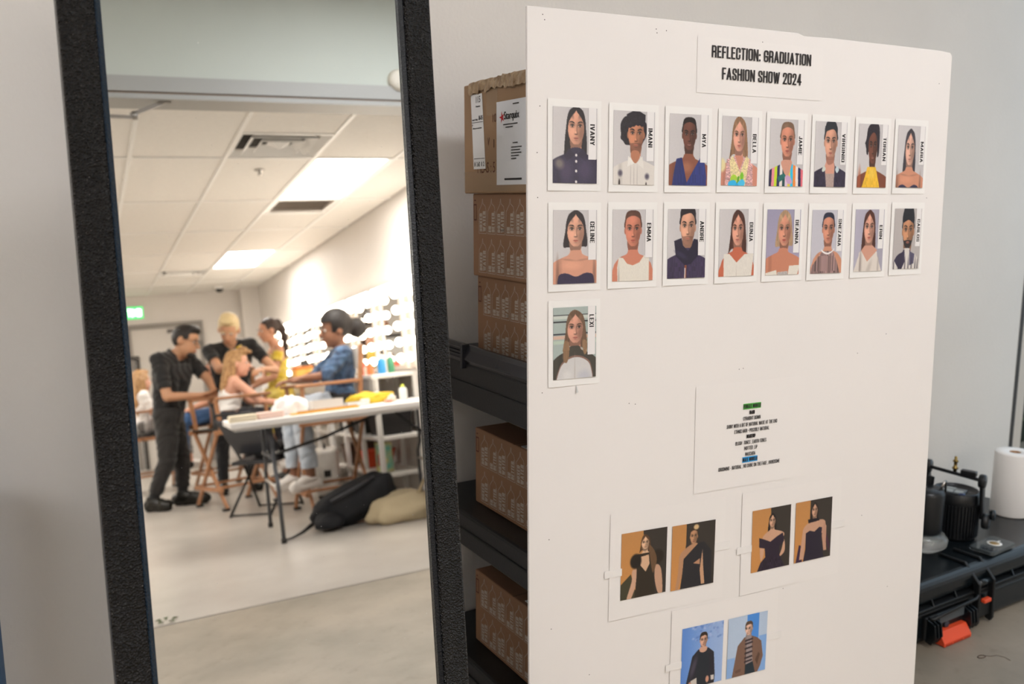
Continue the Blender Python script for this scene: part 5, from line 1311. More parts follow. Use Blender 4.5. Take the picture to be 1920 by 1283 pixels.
mb = MB(); put_text(mb, 'EXIT', (-.0545, 0, -.055), (0, -1, 0), UP, .20, .11, 'c', .004); mb.build('sign_lettering', mat('sign_white', '#f4fff6', .4, emit='#ffffff', estr=2.0), ex, clean=False)
dm = empty('dome_camera', RM(10.6, 2.10, ZC), ROOMZ, 'grey dome security camera on the ceiling near the pilaster', 'camera')
MB().lathe([(.001, -.001), (.07, -.001), (.07, -.035), (.055, -.04)], 24).build('camera_base', M_WHITE, dm)
MB().lathe([(.055, -.04), (.052, -.065), (.035, -.085), (.001, -.092)], 24).build('camera_dome', mat('smoke_dome', '#33302e', .15), dm)

# ------------------------------------------------------------------ vanity stations with bulbs
M_VWHITE = mat('vanity_white', '#f1ede8', .45)
M_VPAN = mat('vanity_panel', '#b9afa5', .5)
M_BULB = mat('vanity_bulb', '#ffffff', .4, emit=(1.0, .88, .74), estr=LIGHT_BULB)
M_VMIR = mat('vanity_mirror_glass', '#e8e8e6', .02, metal=1)
M_SOCK = mat('bulb_socket', '#d8d0c4', .4)
bulb_me = MB().ell((0, 0, 0), (.037, .037, .037), 14).mesh('bulb', M_BULB)
sock_me = MB().lathe([(.001, 0), (.022, 0), (.022, .016), (.016, .02)], 14, axis=(0, -1, 0)).mesh('socket', M_SOCK)
ordn = ['nearest the doorway', 'second', 'third', 'fourth', 'fifth', 'sixth', 'seventh', 'farthest']
VZ0, VZ1, VWID = 1.075, 1.845, .70
for k in range(8):
    u = 3.78 + .80 * k
    r = empty('vanity_mirror', RM(u, VW - .02, 0), ROOMZ, ('lit vanity mirror %s along the wall' % ordn[k]) if k else 'lit vanity mirror nearest the doorway opening', 'vanity mirror', 'bulb-lit vanity mirrors')
    if 0 < k < 7: r['label'] = 'lit vanity mirror, %s one counted from the doorway opening' % ordn[k]
    if k == 7: r['label'] = 'lit vanity mirror farthest from the doorway opening'
    a = VWID / 2
    MB().box(-a, a, -.035, .018, VZ0, VZ1).build('panel', M_VPAN, r, .004)
    MB().box(-a + .13, a - .13, -.039, -.0355, VZ0 + .04, VZ1 - .12).build('mirror_glass', M_VMIR, r)
    pos = [(-a + .065, VZ0 + .10 + .135 * q) for q in range(5)] + [(a - .065, VZ0 + .10 + .135 * q) for q in range(5)] + [(-a + .065 + (VWID - .13) * q / 4, VZ1 - .06) for q in range(5)]
    for x, z in pos:
        s = bpy.data.objects.new('socket', sock_me); COL.objects.link(s); s.parent = r; s.location = (x, -.035, z)
        b = bpy.data.objects.new('bulb', bulb_me); COL.objects.link(b); b.parent = r; b.location = (x, -.085, z)
# white counters in a row, with open shelves below
for k in range(4):
    u0 = 4.12 + 1.62 * k
    r = empty('vanity_counter', RM(u0, VW - .23, 0.0), ROOMZ, ['white open-shelf vanity counter nearest the doorway', 'white open-shelf vanity counter, second along the wall', 'white open-shelf vanity counter, third along the wall', 'white open-shelf vanity counter at the far end of the row'][k], 'counter', 'white vanity counters')
    L = 1.58
    MB().box(0, L, -.20, .20, 1.025, 1.06).build('counter_top', M_VWHITE, r, .004)
    for x in (.0, .50, 1.04, L - .04):
        for y in (-.19, .15): MB().box(x, x + .04, y, y + .04, 0.004, 1.025).build('leg', M_VWHITE, r, .003)
    for z in (.22, .52): MB().box(.0, L, -.18, .18, z, z + .03).build('shelf', M_VWHITE, r, .003)
    MB().box(0, L, -.188, -.168, .93, 1.0245).build('apron', M_VWHITE, r, .002)
# bins and boxes on the counter shelves
def bin_(u, v, z, w, d, h, m, label, name='storage_bin', cat='bin', grp='bins under the vanity counters', rz=0):
    r = empty(name, RM(u, v, z), ROOMZ + rz, label, cat, grp)
    vs = []
    for zz, k in ((0, .88), (h, 1.0)):
        vs += [(-w / 2 * k, -d / 2 * k, zz), (w / 2 * k, -d / 2 * k, zz), (w / 2 * k, d / 2 * k, zz), (-w / 2 * k, d / 2 * k, zz)]
    MB().add(vs, [(0, 3, 2, 1), (0, 1, 5, 4), (1, 2, 6, 5), (2, 3, 7, 6), (3, 0, 4, 7), (4, 5, 6, 7)]).build('bin_body', m, r, .006)
    MB().box(-w / 2 - .008, w / 2 + .008, -d / 2 - .008, d / 2 + .008, h - .012, h + .004).build('bin_rim', m, r, .003)
    return r
M_BIN = mat('bin_black', '#201e1e', .5)
bin_(4.38, VW - .23, .5505, .34, .30, .24, M_BIN, 'black storage bin on the upper shelf of the nearest counter')
bin_(4.90, VW - .23, .5505, .30, .30, .20, mat('bin_dark_grey', '#35322f', .5), 'dark grey bin beside the black one on the counter shelf')
bin_(5.40, VW - .23, .5505, .30, .30, .26, M_BIN, 'black bin under the second vanity counter')
bin_(4.88, VW - .23, .2505, .26, .26, .14, mat('coral_bag', '#e8552f', .6), 'bright coral red box on the lower counter shelf')
bin_(5.40, VW - .23, .2505, .30, .28, .18, mat('bin_brown', '#5a4436', .6), 'brown box on the lower shelf of the second counter')
gb = empty('printed_carton', RM(4.36, 2.40, .2505), ROOMZ, 'teal and yellow printed carton on the lower shelf of the nearest counter', 'box')
MB().box(-.08, .08, -.05, .05, 0, .24).build('carton_body', mat('teal_print', '#6fc0b0', .6, col2='#e3cf86', vscale=14, detail=1), gb, .003)
MB().add([(-.03, -.0510, .05), (.03, -.0510, .05), (.022, -.0510, .14), (-.024, -.0510, .15)], [(0, 1, 2, 3)]).build('red_spot', mat('red_spot', '#c7463c', .6), gb, clean=False)
# hard shell suitcase
sc = empty('cabin_suitcase', RM(5.16, 2.10, 0.004), ROOMZ + .2, 'white hard shell cabin suitcase in front of the counters', 'suitcase')
MB().box(-.18, .18, -.11, .11, .04, .44).build('suitcase_shell', mat('shell_white', '#dedad4', .35, col2='#bcb6ae', vscale=7), sc, .035, 4)
for x in (-.13, .13):
    for y in (-.07, .07): MB().lathe([(.001, -.012), (.024, -.012), (.024, .012), (.001, .012)], 14, c=(x, y, .024), axis=(1, 0, 0)).build('wheel', M_BIN, sc)
MB().tube([(-.06, 0, .44), (-.06, 0, .475), (.06, 0, .475), (.06, 0, .44)], .009, 8).build('handle', M_BIN, sc)
MB().box(-.181, -.176, -.03, .03, .20, .26).build('latch_plate', M_BIN, sc)
# products on the counters
def product(u, v, z, rad, h, col, cap, label, name='bottle', grp='products on the vanity counters', cat='bottle'):
    r = empty(name, RM(u, v, z), ROOMZ, label, cat, grp)
    MB().lathe([(.001, 0), (rad * .96, 0), (rad, .004), (rad, h * .66), (rad * .8, h * .76), (rad * .42, h * .8), (rad * .42, h * .82)], 16).build('body', mat('prod_' + col.strip('#'), col, .35), r)
    MB().lathe([(rad * .5, h * .80), (rad * .5, h * .98), (rad * .45, h), (.001, h)], 16).build('cap', mat('prod_' + cap.strip('#'), cap, .35), r)
for u, v, rad, h, c1, c2, lab in ((4.42, 2.56, .03, .17, '#3f7f5e', '#e8e4de', 'green bottle on the nearest vanity counter'), (4.50, 2.40, .028, .12, '#e07b4a', '#f0ece6', 'orange bottle on the nearest vanity counter'),
        (4.30, 2.44, .035, .16, '#3a8fc8', '#f4f2ee', 'blue bottle on the nearest vanity counter'), (4.60, 2.55, .03, .20, '#e9e4dc', '#3b3733', 'tall white bottle with a dark cap on the nearest counter'),
        (4.72, 2.45, .04, .09, '#e6d9c8', '#d9c8b0', 'squat cream jar on the nearest vanity counter'), (5.05, 2.50, .03, .15, '#cf5a4a', '#efe9e2', 'red bottle on the second vanity counter'),
        (5.20, 2.40, .028, .13, '#eceae6', '#cfcac2', 'plain white bottle on the second vanity counter'), (5.52, 2.48, .035, .18, '#4a4541', '#8f8a84', 'dark grey can on the second vanity counter'),
        (5.75, 2.42, .03, .14, '#d8b06a', '#efe8da', 'tan bottle on the second vanity counter'), (6.75, 2.46, .03, .16, '#e8e2da', '#5a534c', 'white bottle with a brown cap on the third counter')):
    product(u, v, 1.0605, rad, h, c1, c2, lab)
ob = empty('orange_box', RM(7.15, 2.42, 1.0605), ROOMZ + .1, 'orange and yellow makeup box on the third counter', 'box')
MB().box(-.16, .16, -.10, .10, 0, .16).build('box_body', mat('orange_box', '#e39a4a', .5, col2='#efc66a', vscale=10), ob, .006)
MB().box(-.165, .165, -.105, .105, .13, .166).build('box_lid', mat('orange_lid', '#d9803a', .5), ob, .006)
for k, (u, lab) in enumerate(((6.45, 'open black makeup case on the third counter'), (7.75, 'open black makeup case on the far counter'))):
    mc = empty('makeup_case', RM(u, 2.45, 1.0605), ROOMZ, lab, 'makeup case')
    MB().box(-.17, .17, -.12, .12, 0, .08).build('case_tray', M_BIN, mc, .006)
    MB().obox((0, .15, .16), (.17, 0, 0), (0, .012, .004), (0, -.03, .085)).build('case_lid', M_BIN, mc, .004)

# ------------------------------------------------------------------ folding table and what lies on it
TZ, TU0, TU1, TV0, TV1 = .845, 3.27, 4.03, 1.08, 2.64
tb = empty('folding_table', RM((TU0 + TU1) / 2, (TV0 + TV1) / 2, 0.004), ROOMZ + math.radians(4), 'long white folding table with grey tube legs', 'table')
hu, hv = (TU1 - TU0) / 2, (TV1 - TV0) / 2
MB().box(-hu, hu, -hv, hv, TZ - .049, TZ - .004).build('table_top', mat('table_white', '#e6e1dc', .4, bump=.1, bscale=300), tb, .012, 3)
MB().box(-hu + .02, hu - .02, -hv + .03, hv - .03, TZ - .066, TZ - .0495).build('underframe', mat('table_grey', '#b9b4ae', .5), tb)
M_TUBE = mat('grey_tube', '#4f5054', .35, metal=.3)
for y0 in (-hv + .27, hv - .10):
    for sx in (-1, 1):
        MB().tube([(sx * .26, y0, TZ - .067), (sx * .28, y0, .50), (sx * .36, y0, .42), (sx * .385, y0, .02)], .014, 10).build('leg', M_TUBE, tb)
        MB().lathe([(.001, 0), (.019, 0), (.019, .03), (.015, .035)], 12, c=(sx * .386, y0, 0)).build('foot_cap', M_BIN, tb)
    MB().tube([(-.37, y0, .36), (.37, y0, .36)], .011, 8).build('cross_bar', mat('pale_tube', '#b4aca2', .4), tb)
    MB().tube([(-.27, y0, .56), (.27, y0, .56)], .011, 8).build('cross_bar', M_TUBE, tb)
    sg = 1 if y0 < 0 else -1
    MB().tube([(0, y0, .56), (0, y0 + sg * (.40 if sg > 0 else .12), .645), (0, y0 + sg * (.82 if sg > 0 else .25), TZ - .075)], .011, 8).build('brace', mat('black_tube', '#1e1e20', .4), tb)
def on_table(name, u, v, label, cat, rz=0.0): return empty(name, RM(u, v, TZ + .0005), ROOMZ + rz, label, cat, 'things on the folding table')
# crumpled plastic bag
def blob(rx, ry, rz, amp, n=26, seed=1, flat=True, freq=3.0):
    rs = np.random.RandomState(seed); ph = rs.rand(8, 3) * 6.28; fr = rs.randn(8, 3) * freq
    v = []; f = []; m = n // 2
    for i in range(m + 1):
        th = math.pi * i / m
        for k in range(n):
            p2 = 2 * math.pi * k / n
            d = np.array([math.sin(th) * math.cos(p2), math.sin(th) * math.sin(p2), math.cos(th)])
            w = 1 + amp * sum(math.sin(fr[q] @ d + ph[q, 0]) for q in range(8)) / 3
            p = d * w * np.array([rx, ry, rz])
            if flat: p[2] = max(p[2], -rz * .55) + rz * .55
            v.append(tuple(p))
    for i in range(m):
        for k in range(n): f.append((i * n + k, (i + 1) * n + k, (i + 1) * n + (k + 1) % n, i * n + (k + 1) % n))
    return v, f
pb = on_table('plastic_bag', 3.62, 1.52, 'crumpled clear bag of cotton pads on the folding table', 'bag')
v, f = blob(.10, .12, .085, .16, 30, 3, freq=5)
MB().add(v, f, 0, True).build('bag_film', mat('film', '#efeceb', .25, bump=.6, bscale=60), pb)
v, f = blob(.035, .05, .03, .2, 16, 5, freq=5)
o = MB().add(v, f, 0, True).build('bag_knot', MATS['film'], pb); o.location = (.02, -.08, .03)
wb = on_table('white_box', 3.66, 1.79, 'white open card box on the folding table', 'box')
mb = MB()
for a in ((-.07, .07, -.11, -.107, 0, .075), (-.07, .07, .107, .11, 0, .075), (-.07, -.067, -.107, .107, 0, .075), (.067, .07, -.107, .107, 0, .075), (-.067, .067, -.107, .107, 0, .004)): mb.box(*a)
mb.build('box_walls', mat('box_white', '#d5d0c9', .6), wb)
yt = on_table('yellow_cloth', 3.42, 1.72, 'flat orange yellow brush wrap along the table edge', 'cloth')
MB().box(-.045, .045, -.24, .24, 0, .012).build('wrap', mat('mustard', '#e5a83a', .7, bump=.3, bscale=60), yt, .005)
for q in range(5): MB().tube([(-.02 + .01 * q, -.2 + .08 * q, .016), (-.015 + .01 * q, -.08 + .08 * q, .017)], .005, 6).build('brush', mat('brush_wood', '#b9824a', .5), yt)
for k, (u, v, lab) in enumerate(((3.40, 1.15, 'cream sponge block at the end of the folding table'), (3.44, 1.34, 'pale pink sponge pad near the plastic bag'))):
    sp_ = on_table('makeup_sponge', u, v, lab, 'sponge')
    MB().box(-.05, .05, -.09, .09, 0, .045).build('sponge', mat('sponge_%d' % k, ('#e6d9bf', '#e5c7ba')[k], .9, bump=.3, bscale=200), sp_, .01, 3)
ow = on_table('hair_clip_tray', 3.70, 2.02, 'small clear tray with clips beside the white box', 'tray')
mb = MB()
for a in ((-.05, .05, -.075, -.072, 0, .03), (-.05, .05, .072, .075, 0, .03), (-.05, -.047, -.072, .072, 0, .03), (.047, .05, -.072, .072, 0, .03), (-.047, .047, -.072, .072, 0, .003)): mb.box(*a)
mb.build('tray', mat('tray_clear', '#dfe3e4', .2), ow)
for q in range(4): MB().box(-.03, .03, -.05 + .03 * q, -.04 + .03 * q, .004, .012).build('clip', mat('clip_pink', '#d99a9a', .5), ow)
jr = on_table('cream_jar', 3.58, 2.06, 'small white cream jar with a lid on the folding table', 'jar')
MB().lathe([(.001, 0), (.03, 0), (.032, .004), (.032, .03)], 20).build('jar_body', M_WHITE, jr); MB().lathe([(.034, .03), (.034, .045), (.03, .048), (.001, .048)], 20).build('jar_lid', mat('jar_lid', '#e9e2d6', .4), jr)
yc = on_table('yellow_scarf', 3.86, 2.18, 'heaped yellow cloth at the back of the folding table', 'cloth')
v, f = blob(.10, .16, .055, .22, 30, 11, freq=5)
MB().add(v, f, 0, True).build('heap', mat('yellow_fabric', '#cfae2e', .8, bump=.5, bscale=40), yc)
bp_ = on_table('black_pouch', 3.90, 1.84, 'flat black brush pouch on the folding table', 'pouch')
v, f = blob(.07, .13, .025, .12, 26, 12); MB().add(v, f, 0, True).build('pouch', M_BIN, bp_)
for k, (u, v, h, c, lab) in enumerate(((3.62, 2.28, .06, '#dfd6c8', 'low tan compact on the folding table'), (3.70, 2.40, .12, '#e4e6e2', 'clear spray bottle at the right of the folding table'), (3.52, 2.22, .035, '#d8a088', 'pink powder compact on the folding table'))):
    pr = on_table('cosmetic', u, v, lab, 'cosmetic')
    MB().lathe([(.001, 0), (.028, 0), (.03, .003), (.03, h * .7), (.022, h * .8), (.001, h * .8)], 18).build('body', mat('cosm%d' % k, c, .35), pr); MB().lathe([(.012, h * .8), (.012, h), (.001, h)], 12).build('cap', mat('neon', '#d9e24a', .4) if k == 1 else M_WHITE, pr)

# ------------------------------------------------------------------ bags on the floor
bk = empty('backpack', RM(3.58, 1.90, .004), ROOMZ, 'slumped black backpack lying under the folding table', 'backpack')
def superblob(rx, ry, rz, e, amp, n, seed):
    rs = np.random.RandomState(seed); ph = rs.rand(10) * 6.28; fr = rs.randn(10, 3) * 5
    v, f = blob(1, 1, 1, 0, n, seed, flat=False)
    out = []
    for p in v:
        p = np.array(p); q = np.sign(p) * np.abs(p) ** e; q = q / max(1e-6, np.max(np.abs(q)) ** .0)
        w = 1 + amp * sum(math.sin(fr[k] @ p + ph[k]) for k in range(10)) / 4
        out.append(q * w * np.array([rx, ry, rz]))
    return out, f
v, f = superblob(.15, .31, .135, .62, .07, 44, 21)
Rr = Matrix.Rotation(math.radians(14), 3, 'Z') @ Matrix.Rotation(math.radians(20), 3, 'X')
vv = [Rr @ Vector(p) for p in v]
zmin = min(p.z for p in vv); vv = [(p.x, p.y, max(p.z - zmin - .035, 0)) for p in vv]
M_PACK = mat('pack_black', '#17171a', .75, bump=.4, bscale=30)
MB().add(vv, f, 0, True).build('pack_body', M_PACK, bk)
MB().tube([(-.1, -.34, .06), (-.16, -.42, .03), (-.2, -.50, .012), (-.24, -.58, .008)], [.016, .012, .008, .006], 8).build('strap', M_BIN, bk)
MB().tube([(-.13, -.2, .20), (-.19, -.05, .27), (-.16, .12, .33)], .012, 8).build('zip_line', mat('zip_grey', '#3a3a3e', .4), bk)
v, f = blob(.09, .11, .07, .1, 22, 23); o = MB().add(v, f, 0, True).build('front_pocket', M_PACK, bk); o.location = (-.12, -.22, .02)
tt = empty('tote_bag', RM(3.36, 2.19, .004), ROOMZ, 'crumpled beige canvas tote bag beside the backpack', 'tote bag')
v, f = blob(.15, .26, .13, .16, 36, 31, freq=4); MB().add(v, f, 0, True).build('tote_body', mat('canvas_beige', '#b9a888', .85, bump=.6, bscale=22), tt)
MB().tube([(-.05, .1, .16), (-.08, .16, .27), (-.02, .24, .30), (.02, .26, .15)], .012, 8).build('tote_handle', MATS['canvas_beige'], tt)
pk = empty('floor_case', RM(3.05, 2.42, .004), ROOMZ, 'grey wheeled case standing at the right end of the table', 'case')
MB().box(-.05, .12, -.10, .12, .03, .62).build('case_body', mat('grey_case', '#8b857c', .5), pk, .02, 3)
MB().tube([(.0, -.04, .62), (.0, -.04, .70), (.0, .06, .70), (.0, .06, .62)], .008, 8).build('case_handle', M_BIN, pk)
pk2 = MB().box(-.05, .12, -.10, .12, .001, .03).build('case_foot', M_BIN, pk)

# ------------------------------------------------------------------ chairs
M_WOOD = mat('chair_wood', '#a27250', .45, var=.12, vscale=18)
M_CANVAS = mat('chair_canvas', '#23211f', .8)
def director_chair(u, v, rz, label, zseat=.78, back=M_CANVAS, hb=.53):
    """tall folding director's chair, facing local -y"""
    r = empty('director_chair', RM(u, v, .004), ROOMZ + rz, label, 'chair', 'wooden director chairs')
    w = .29
    for y in (-.24, .24):
        MB().bar((-w, y, zseat - .06), (w + .02, y, .012), .036, .022, up=(0, 1, 0)).build('leg', M_WOOD, r, .003)
        MB().bar((w, y + .024, zseat - .06), (-w - .02, y + .024, .012), .036, .022, up=(0, 1, 0)).build('leg', M_WOOD, r, .003)
        for sx in (-1, 1): MB().box(sx * (w + .012) - .022, sx * (w + .012) + .022, y - .016, y + .04, 0, .022).build('foot_pad', M_BIN, r)
    for sx in (-1, 1):
        MB().box(sx * w - .014, sx * w + .014, -.27, .29, zseat - .07, zseat - .03).build('seat_rail', M_WOOD, r, .003)
        MB().bar((sx * w, -.22, zseat - .03), (sx * w, -.22, zseat + .235), .03, .026, up=(1, 0, 0)).build('arm_post', M_WOOD, r, .003)
        MB().bar((sx * w, .22, zseat - .03), (sx * w, .22 + .065 * hb / .53, zseat + hb), .036, .026, up=(1, 0, 0)).build('back_post', M_WOOD, r, .003)
        MB().box(sx * w - .028, sx * w + .028, -.27, .25, zseat + .235, zseat + .262).build('armrest', M_WOOD, r, .008, 3)
        MB().bar((sx * (w - .06), -.26, .20), (sx * (w - .06), .27, .20), .03, .022).build('side_rail', M_WOOD, r, .003)
    MB().box(-w - .02, w + .02, -.278, -.25, .165, .20).build('foot_rest', M_WOOD, r, .004)
    MB().box(-w - .02, w + .02, .26, .285, .165, .20).build('back_rail', M_WOOD, r, .004)
    MB().box(-w + .012, w - .012, -.26, .27, zseat - .034, zseat - .026).build('seat_canvas', M_CANVAS, r)
    if hb > .4: MB().obox((0, .268, zseat + .43), (w + .012, 0, 0), (0, .010, .0), (0, .008, .085)).build('back_canvas', back, r, .004)
    return r
M_CANVW = mat('chair_canvas_grey', '#cfc8c0', .8)
director_chair(4.43, 1.95, 0.0, 'tall wooden director chair behind the folding table', .78, M_CANVW)
director_chair(5.72, 1.40, math.radians(165), 'wooden armchair stool of the long-haired woman in white', .74, hb=.24)
director_chair(7.28, 1.52, math.radians(-15), 'wooden director chair of the seated person in blue jeans', .74)
director_chair(7.95, .80, math.radians(0), 'wooden director chair at the left edge of the mirror', .66)
fc = empty('folding_chair', RM(4.92, 1.50, .004), ROOMZ + math.radians(-48), 'black metal folding chair with a tool roll on its seat', 'chair')
M_FCH = mat('fold_black', '#1c1c1f', .3, metal=.4)
for x in (-.21, .21):
    MB().tube([(x, .24, .01), (x, .05, .42), (x * .98, -.29, .83)], .011, 8).build('leg', M_FCH, fc)
    MB().tube([(x * .9, -.24, .01), (x * .9, .22, .43)], .011, 8).build('leg', M_FCH, fc)
MB().tube([(-.205, -.29, .83), (-.18, -.31, .86), (.18, -.31, .86), (.205, -.29, .83)], .011, 8).build('top_rail', M_FCH, fc)
MB().tube([(-.21, .235, .02), (.21, .235, .02)], .009, 8).build('stretcher', M_FCH, fc)
MB().tube([(-.19, -.235, .02), (.19, -.235, .02)], .009, 8).build('stretcher', M_FCH, fc)
MB().obox((0, -.17, .66), (.20, 0, 0), (0, .008, .007), (0, -.125, .15)).build('backrest', mat('fold_vinyl', '#3a3b40', .25), fc, .006)
MB().obox((0, .04, .445), (.195, 0, 0), (0, .19, .01), (0, -.001, .016)).build('seat', mat('fold_seat', '#2a2a2d', .35), fc, .008, 3)
tl = empty('tool_roll', RM(4.93, 1.60, .468), ROOMZ + .3, 'bulging black tool roll with silver brushes on the folding chair', 'bag')
v, f = blob(.13, .17, .08, .14, 30, 41, freq=5); MB().add(v, f, 0, True).build('roll_body', M_PACK, tl)
for q in range(7): MB().tube([(-.08 + .02 * q, -.04 + .01 * q, .08), (-.085 + .022 * q, -.06 + .01 * q, .24 + .02 * (q % 3))], .006, 6).build('brush', M_STEEL, tl)
for q in range(3): MB().lathe([(.001, 0), (.026, 0), (.028, .02), (.02, .024), (.001, .024)], 16, c=(-.13, -.04 + .05 * q, .04 + .05 * (q % 2)), axis=(-1, 0, 0)).build('chrome_cup', MATS['chrome'], tl)

lf = empty('leaf_scrap', RM(1.83, .47, .004), ROOMZ, 'small green leaf scrap on the floor by the joint', 'leaf')
for q in range(5):
    a = q * 1.3
    MB().add([(.02 * math.cos(a), .02 * math.sin(a), .002), (.04 * math.cos(a + .3), .04 * math.sin(a + .3), .012), (.06 * math.cos(a), .06 * math.sin(a), .006), (.04 * math.cos(a - .3), .04 * math.sin(a - .3), .010)], [(0, 1, 2, 3)]).build('leaf', mat('dry_leaf', '#4d5a34', .7), lf, clean=False)
# ------------------------------------------------------------------ people (seen in the mirror)
def capsule(mb, p, q, r0, r1, n=12):
    p = np.asarray(p, float); q = np.asarray(q, float)
    d = q - p; L = np.linalg.norm(d)
    if L < 1e-6: return mb.ell(p, (r0, r0, r0), n)
    d = d / L
    prof = [(r0 * math.sin(a), -r0 * math.cos(a)) for a in np.linspace(.05, math.pi / 2, 5)] + [(r1 * math.cos(a), L + r1 * math.sin(a)) for a in np.linspace(0, math.pi / 2 - .05, 5)]
    mb.lathe(prof, n, c=p, axis=d)
    o = len(mb.v) - len(prof) * n
    mb.f.append(tuple(o + k for k in range(n))[::-1]); mb.m.append(0); mb.s.append(True)
    mb.f.append(tuple(o + (len(prof) - 1) * n + k for k in range(n))); mb.m.append(0); mb.s.append(True)
    return mb

def remeshed(mb, voxel, smooth_it=4):
    me = mb.mesh('tmp', [])
    bm = bmesh.new(); bm.from_mesh(me); bmesh.ops.recalc_face_normals(bm, faces=bm.faces); bm.to_mesh(me); bm.free()
    ob = bpy.data.objects.new('tmp', me); COL.objects.link(ob)
    m = ob.modifiers.new('r', 'REMESH'); m.mode = 'VOXEL'; m.voxel_size = voxel
    if smooth_it:
        s = ob.modifiers.new('s', 'SMOOTH'); s.iterations = smooth_it; s.factor = .5
    dg = bpy.context.evaluated_depsgraph_get(); ev = ob.evaluated_get(dg); em = ev.to_mesh()
    V = np.empty(len(em.vertices) * 3); em.vertices.foreach_get('co', V); V = V.reshape(-1, 3)
    F = [tuple(p.vertices) for p in em.polygons]
    ev.to_mesh_clear(); bpy.data.objects.remove(ob); bpy.data.meshes.remove(me)
    return V, F

def mesh_obj(name, V, F, m, parent):
    me = bpy.data.meshes.new(name); me.from_pydata([tuple(p) for p in V], [], F)
    me.polygons.foreach_set('use_smooth', [True] * len(F)); me.materials.append(m); me.update()
    o = bpy.data.objects.new(name, me); COL.objects.link(o); o.parent = parent
    return o

SKIN = {}
def skin_mat(c):
    if c not in SKIN:
        SKIN[c] = mat('skin_' + c.strip('#'), c, .5, var=.06, vscale=12); SKIN[c].node_tree.nodes['Principled BSDF'].inputs['Subsurface Weight'].default_value = .08
    return SKIN[c]

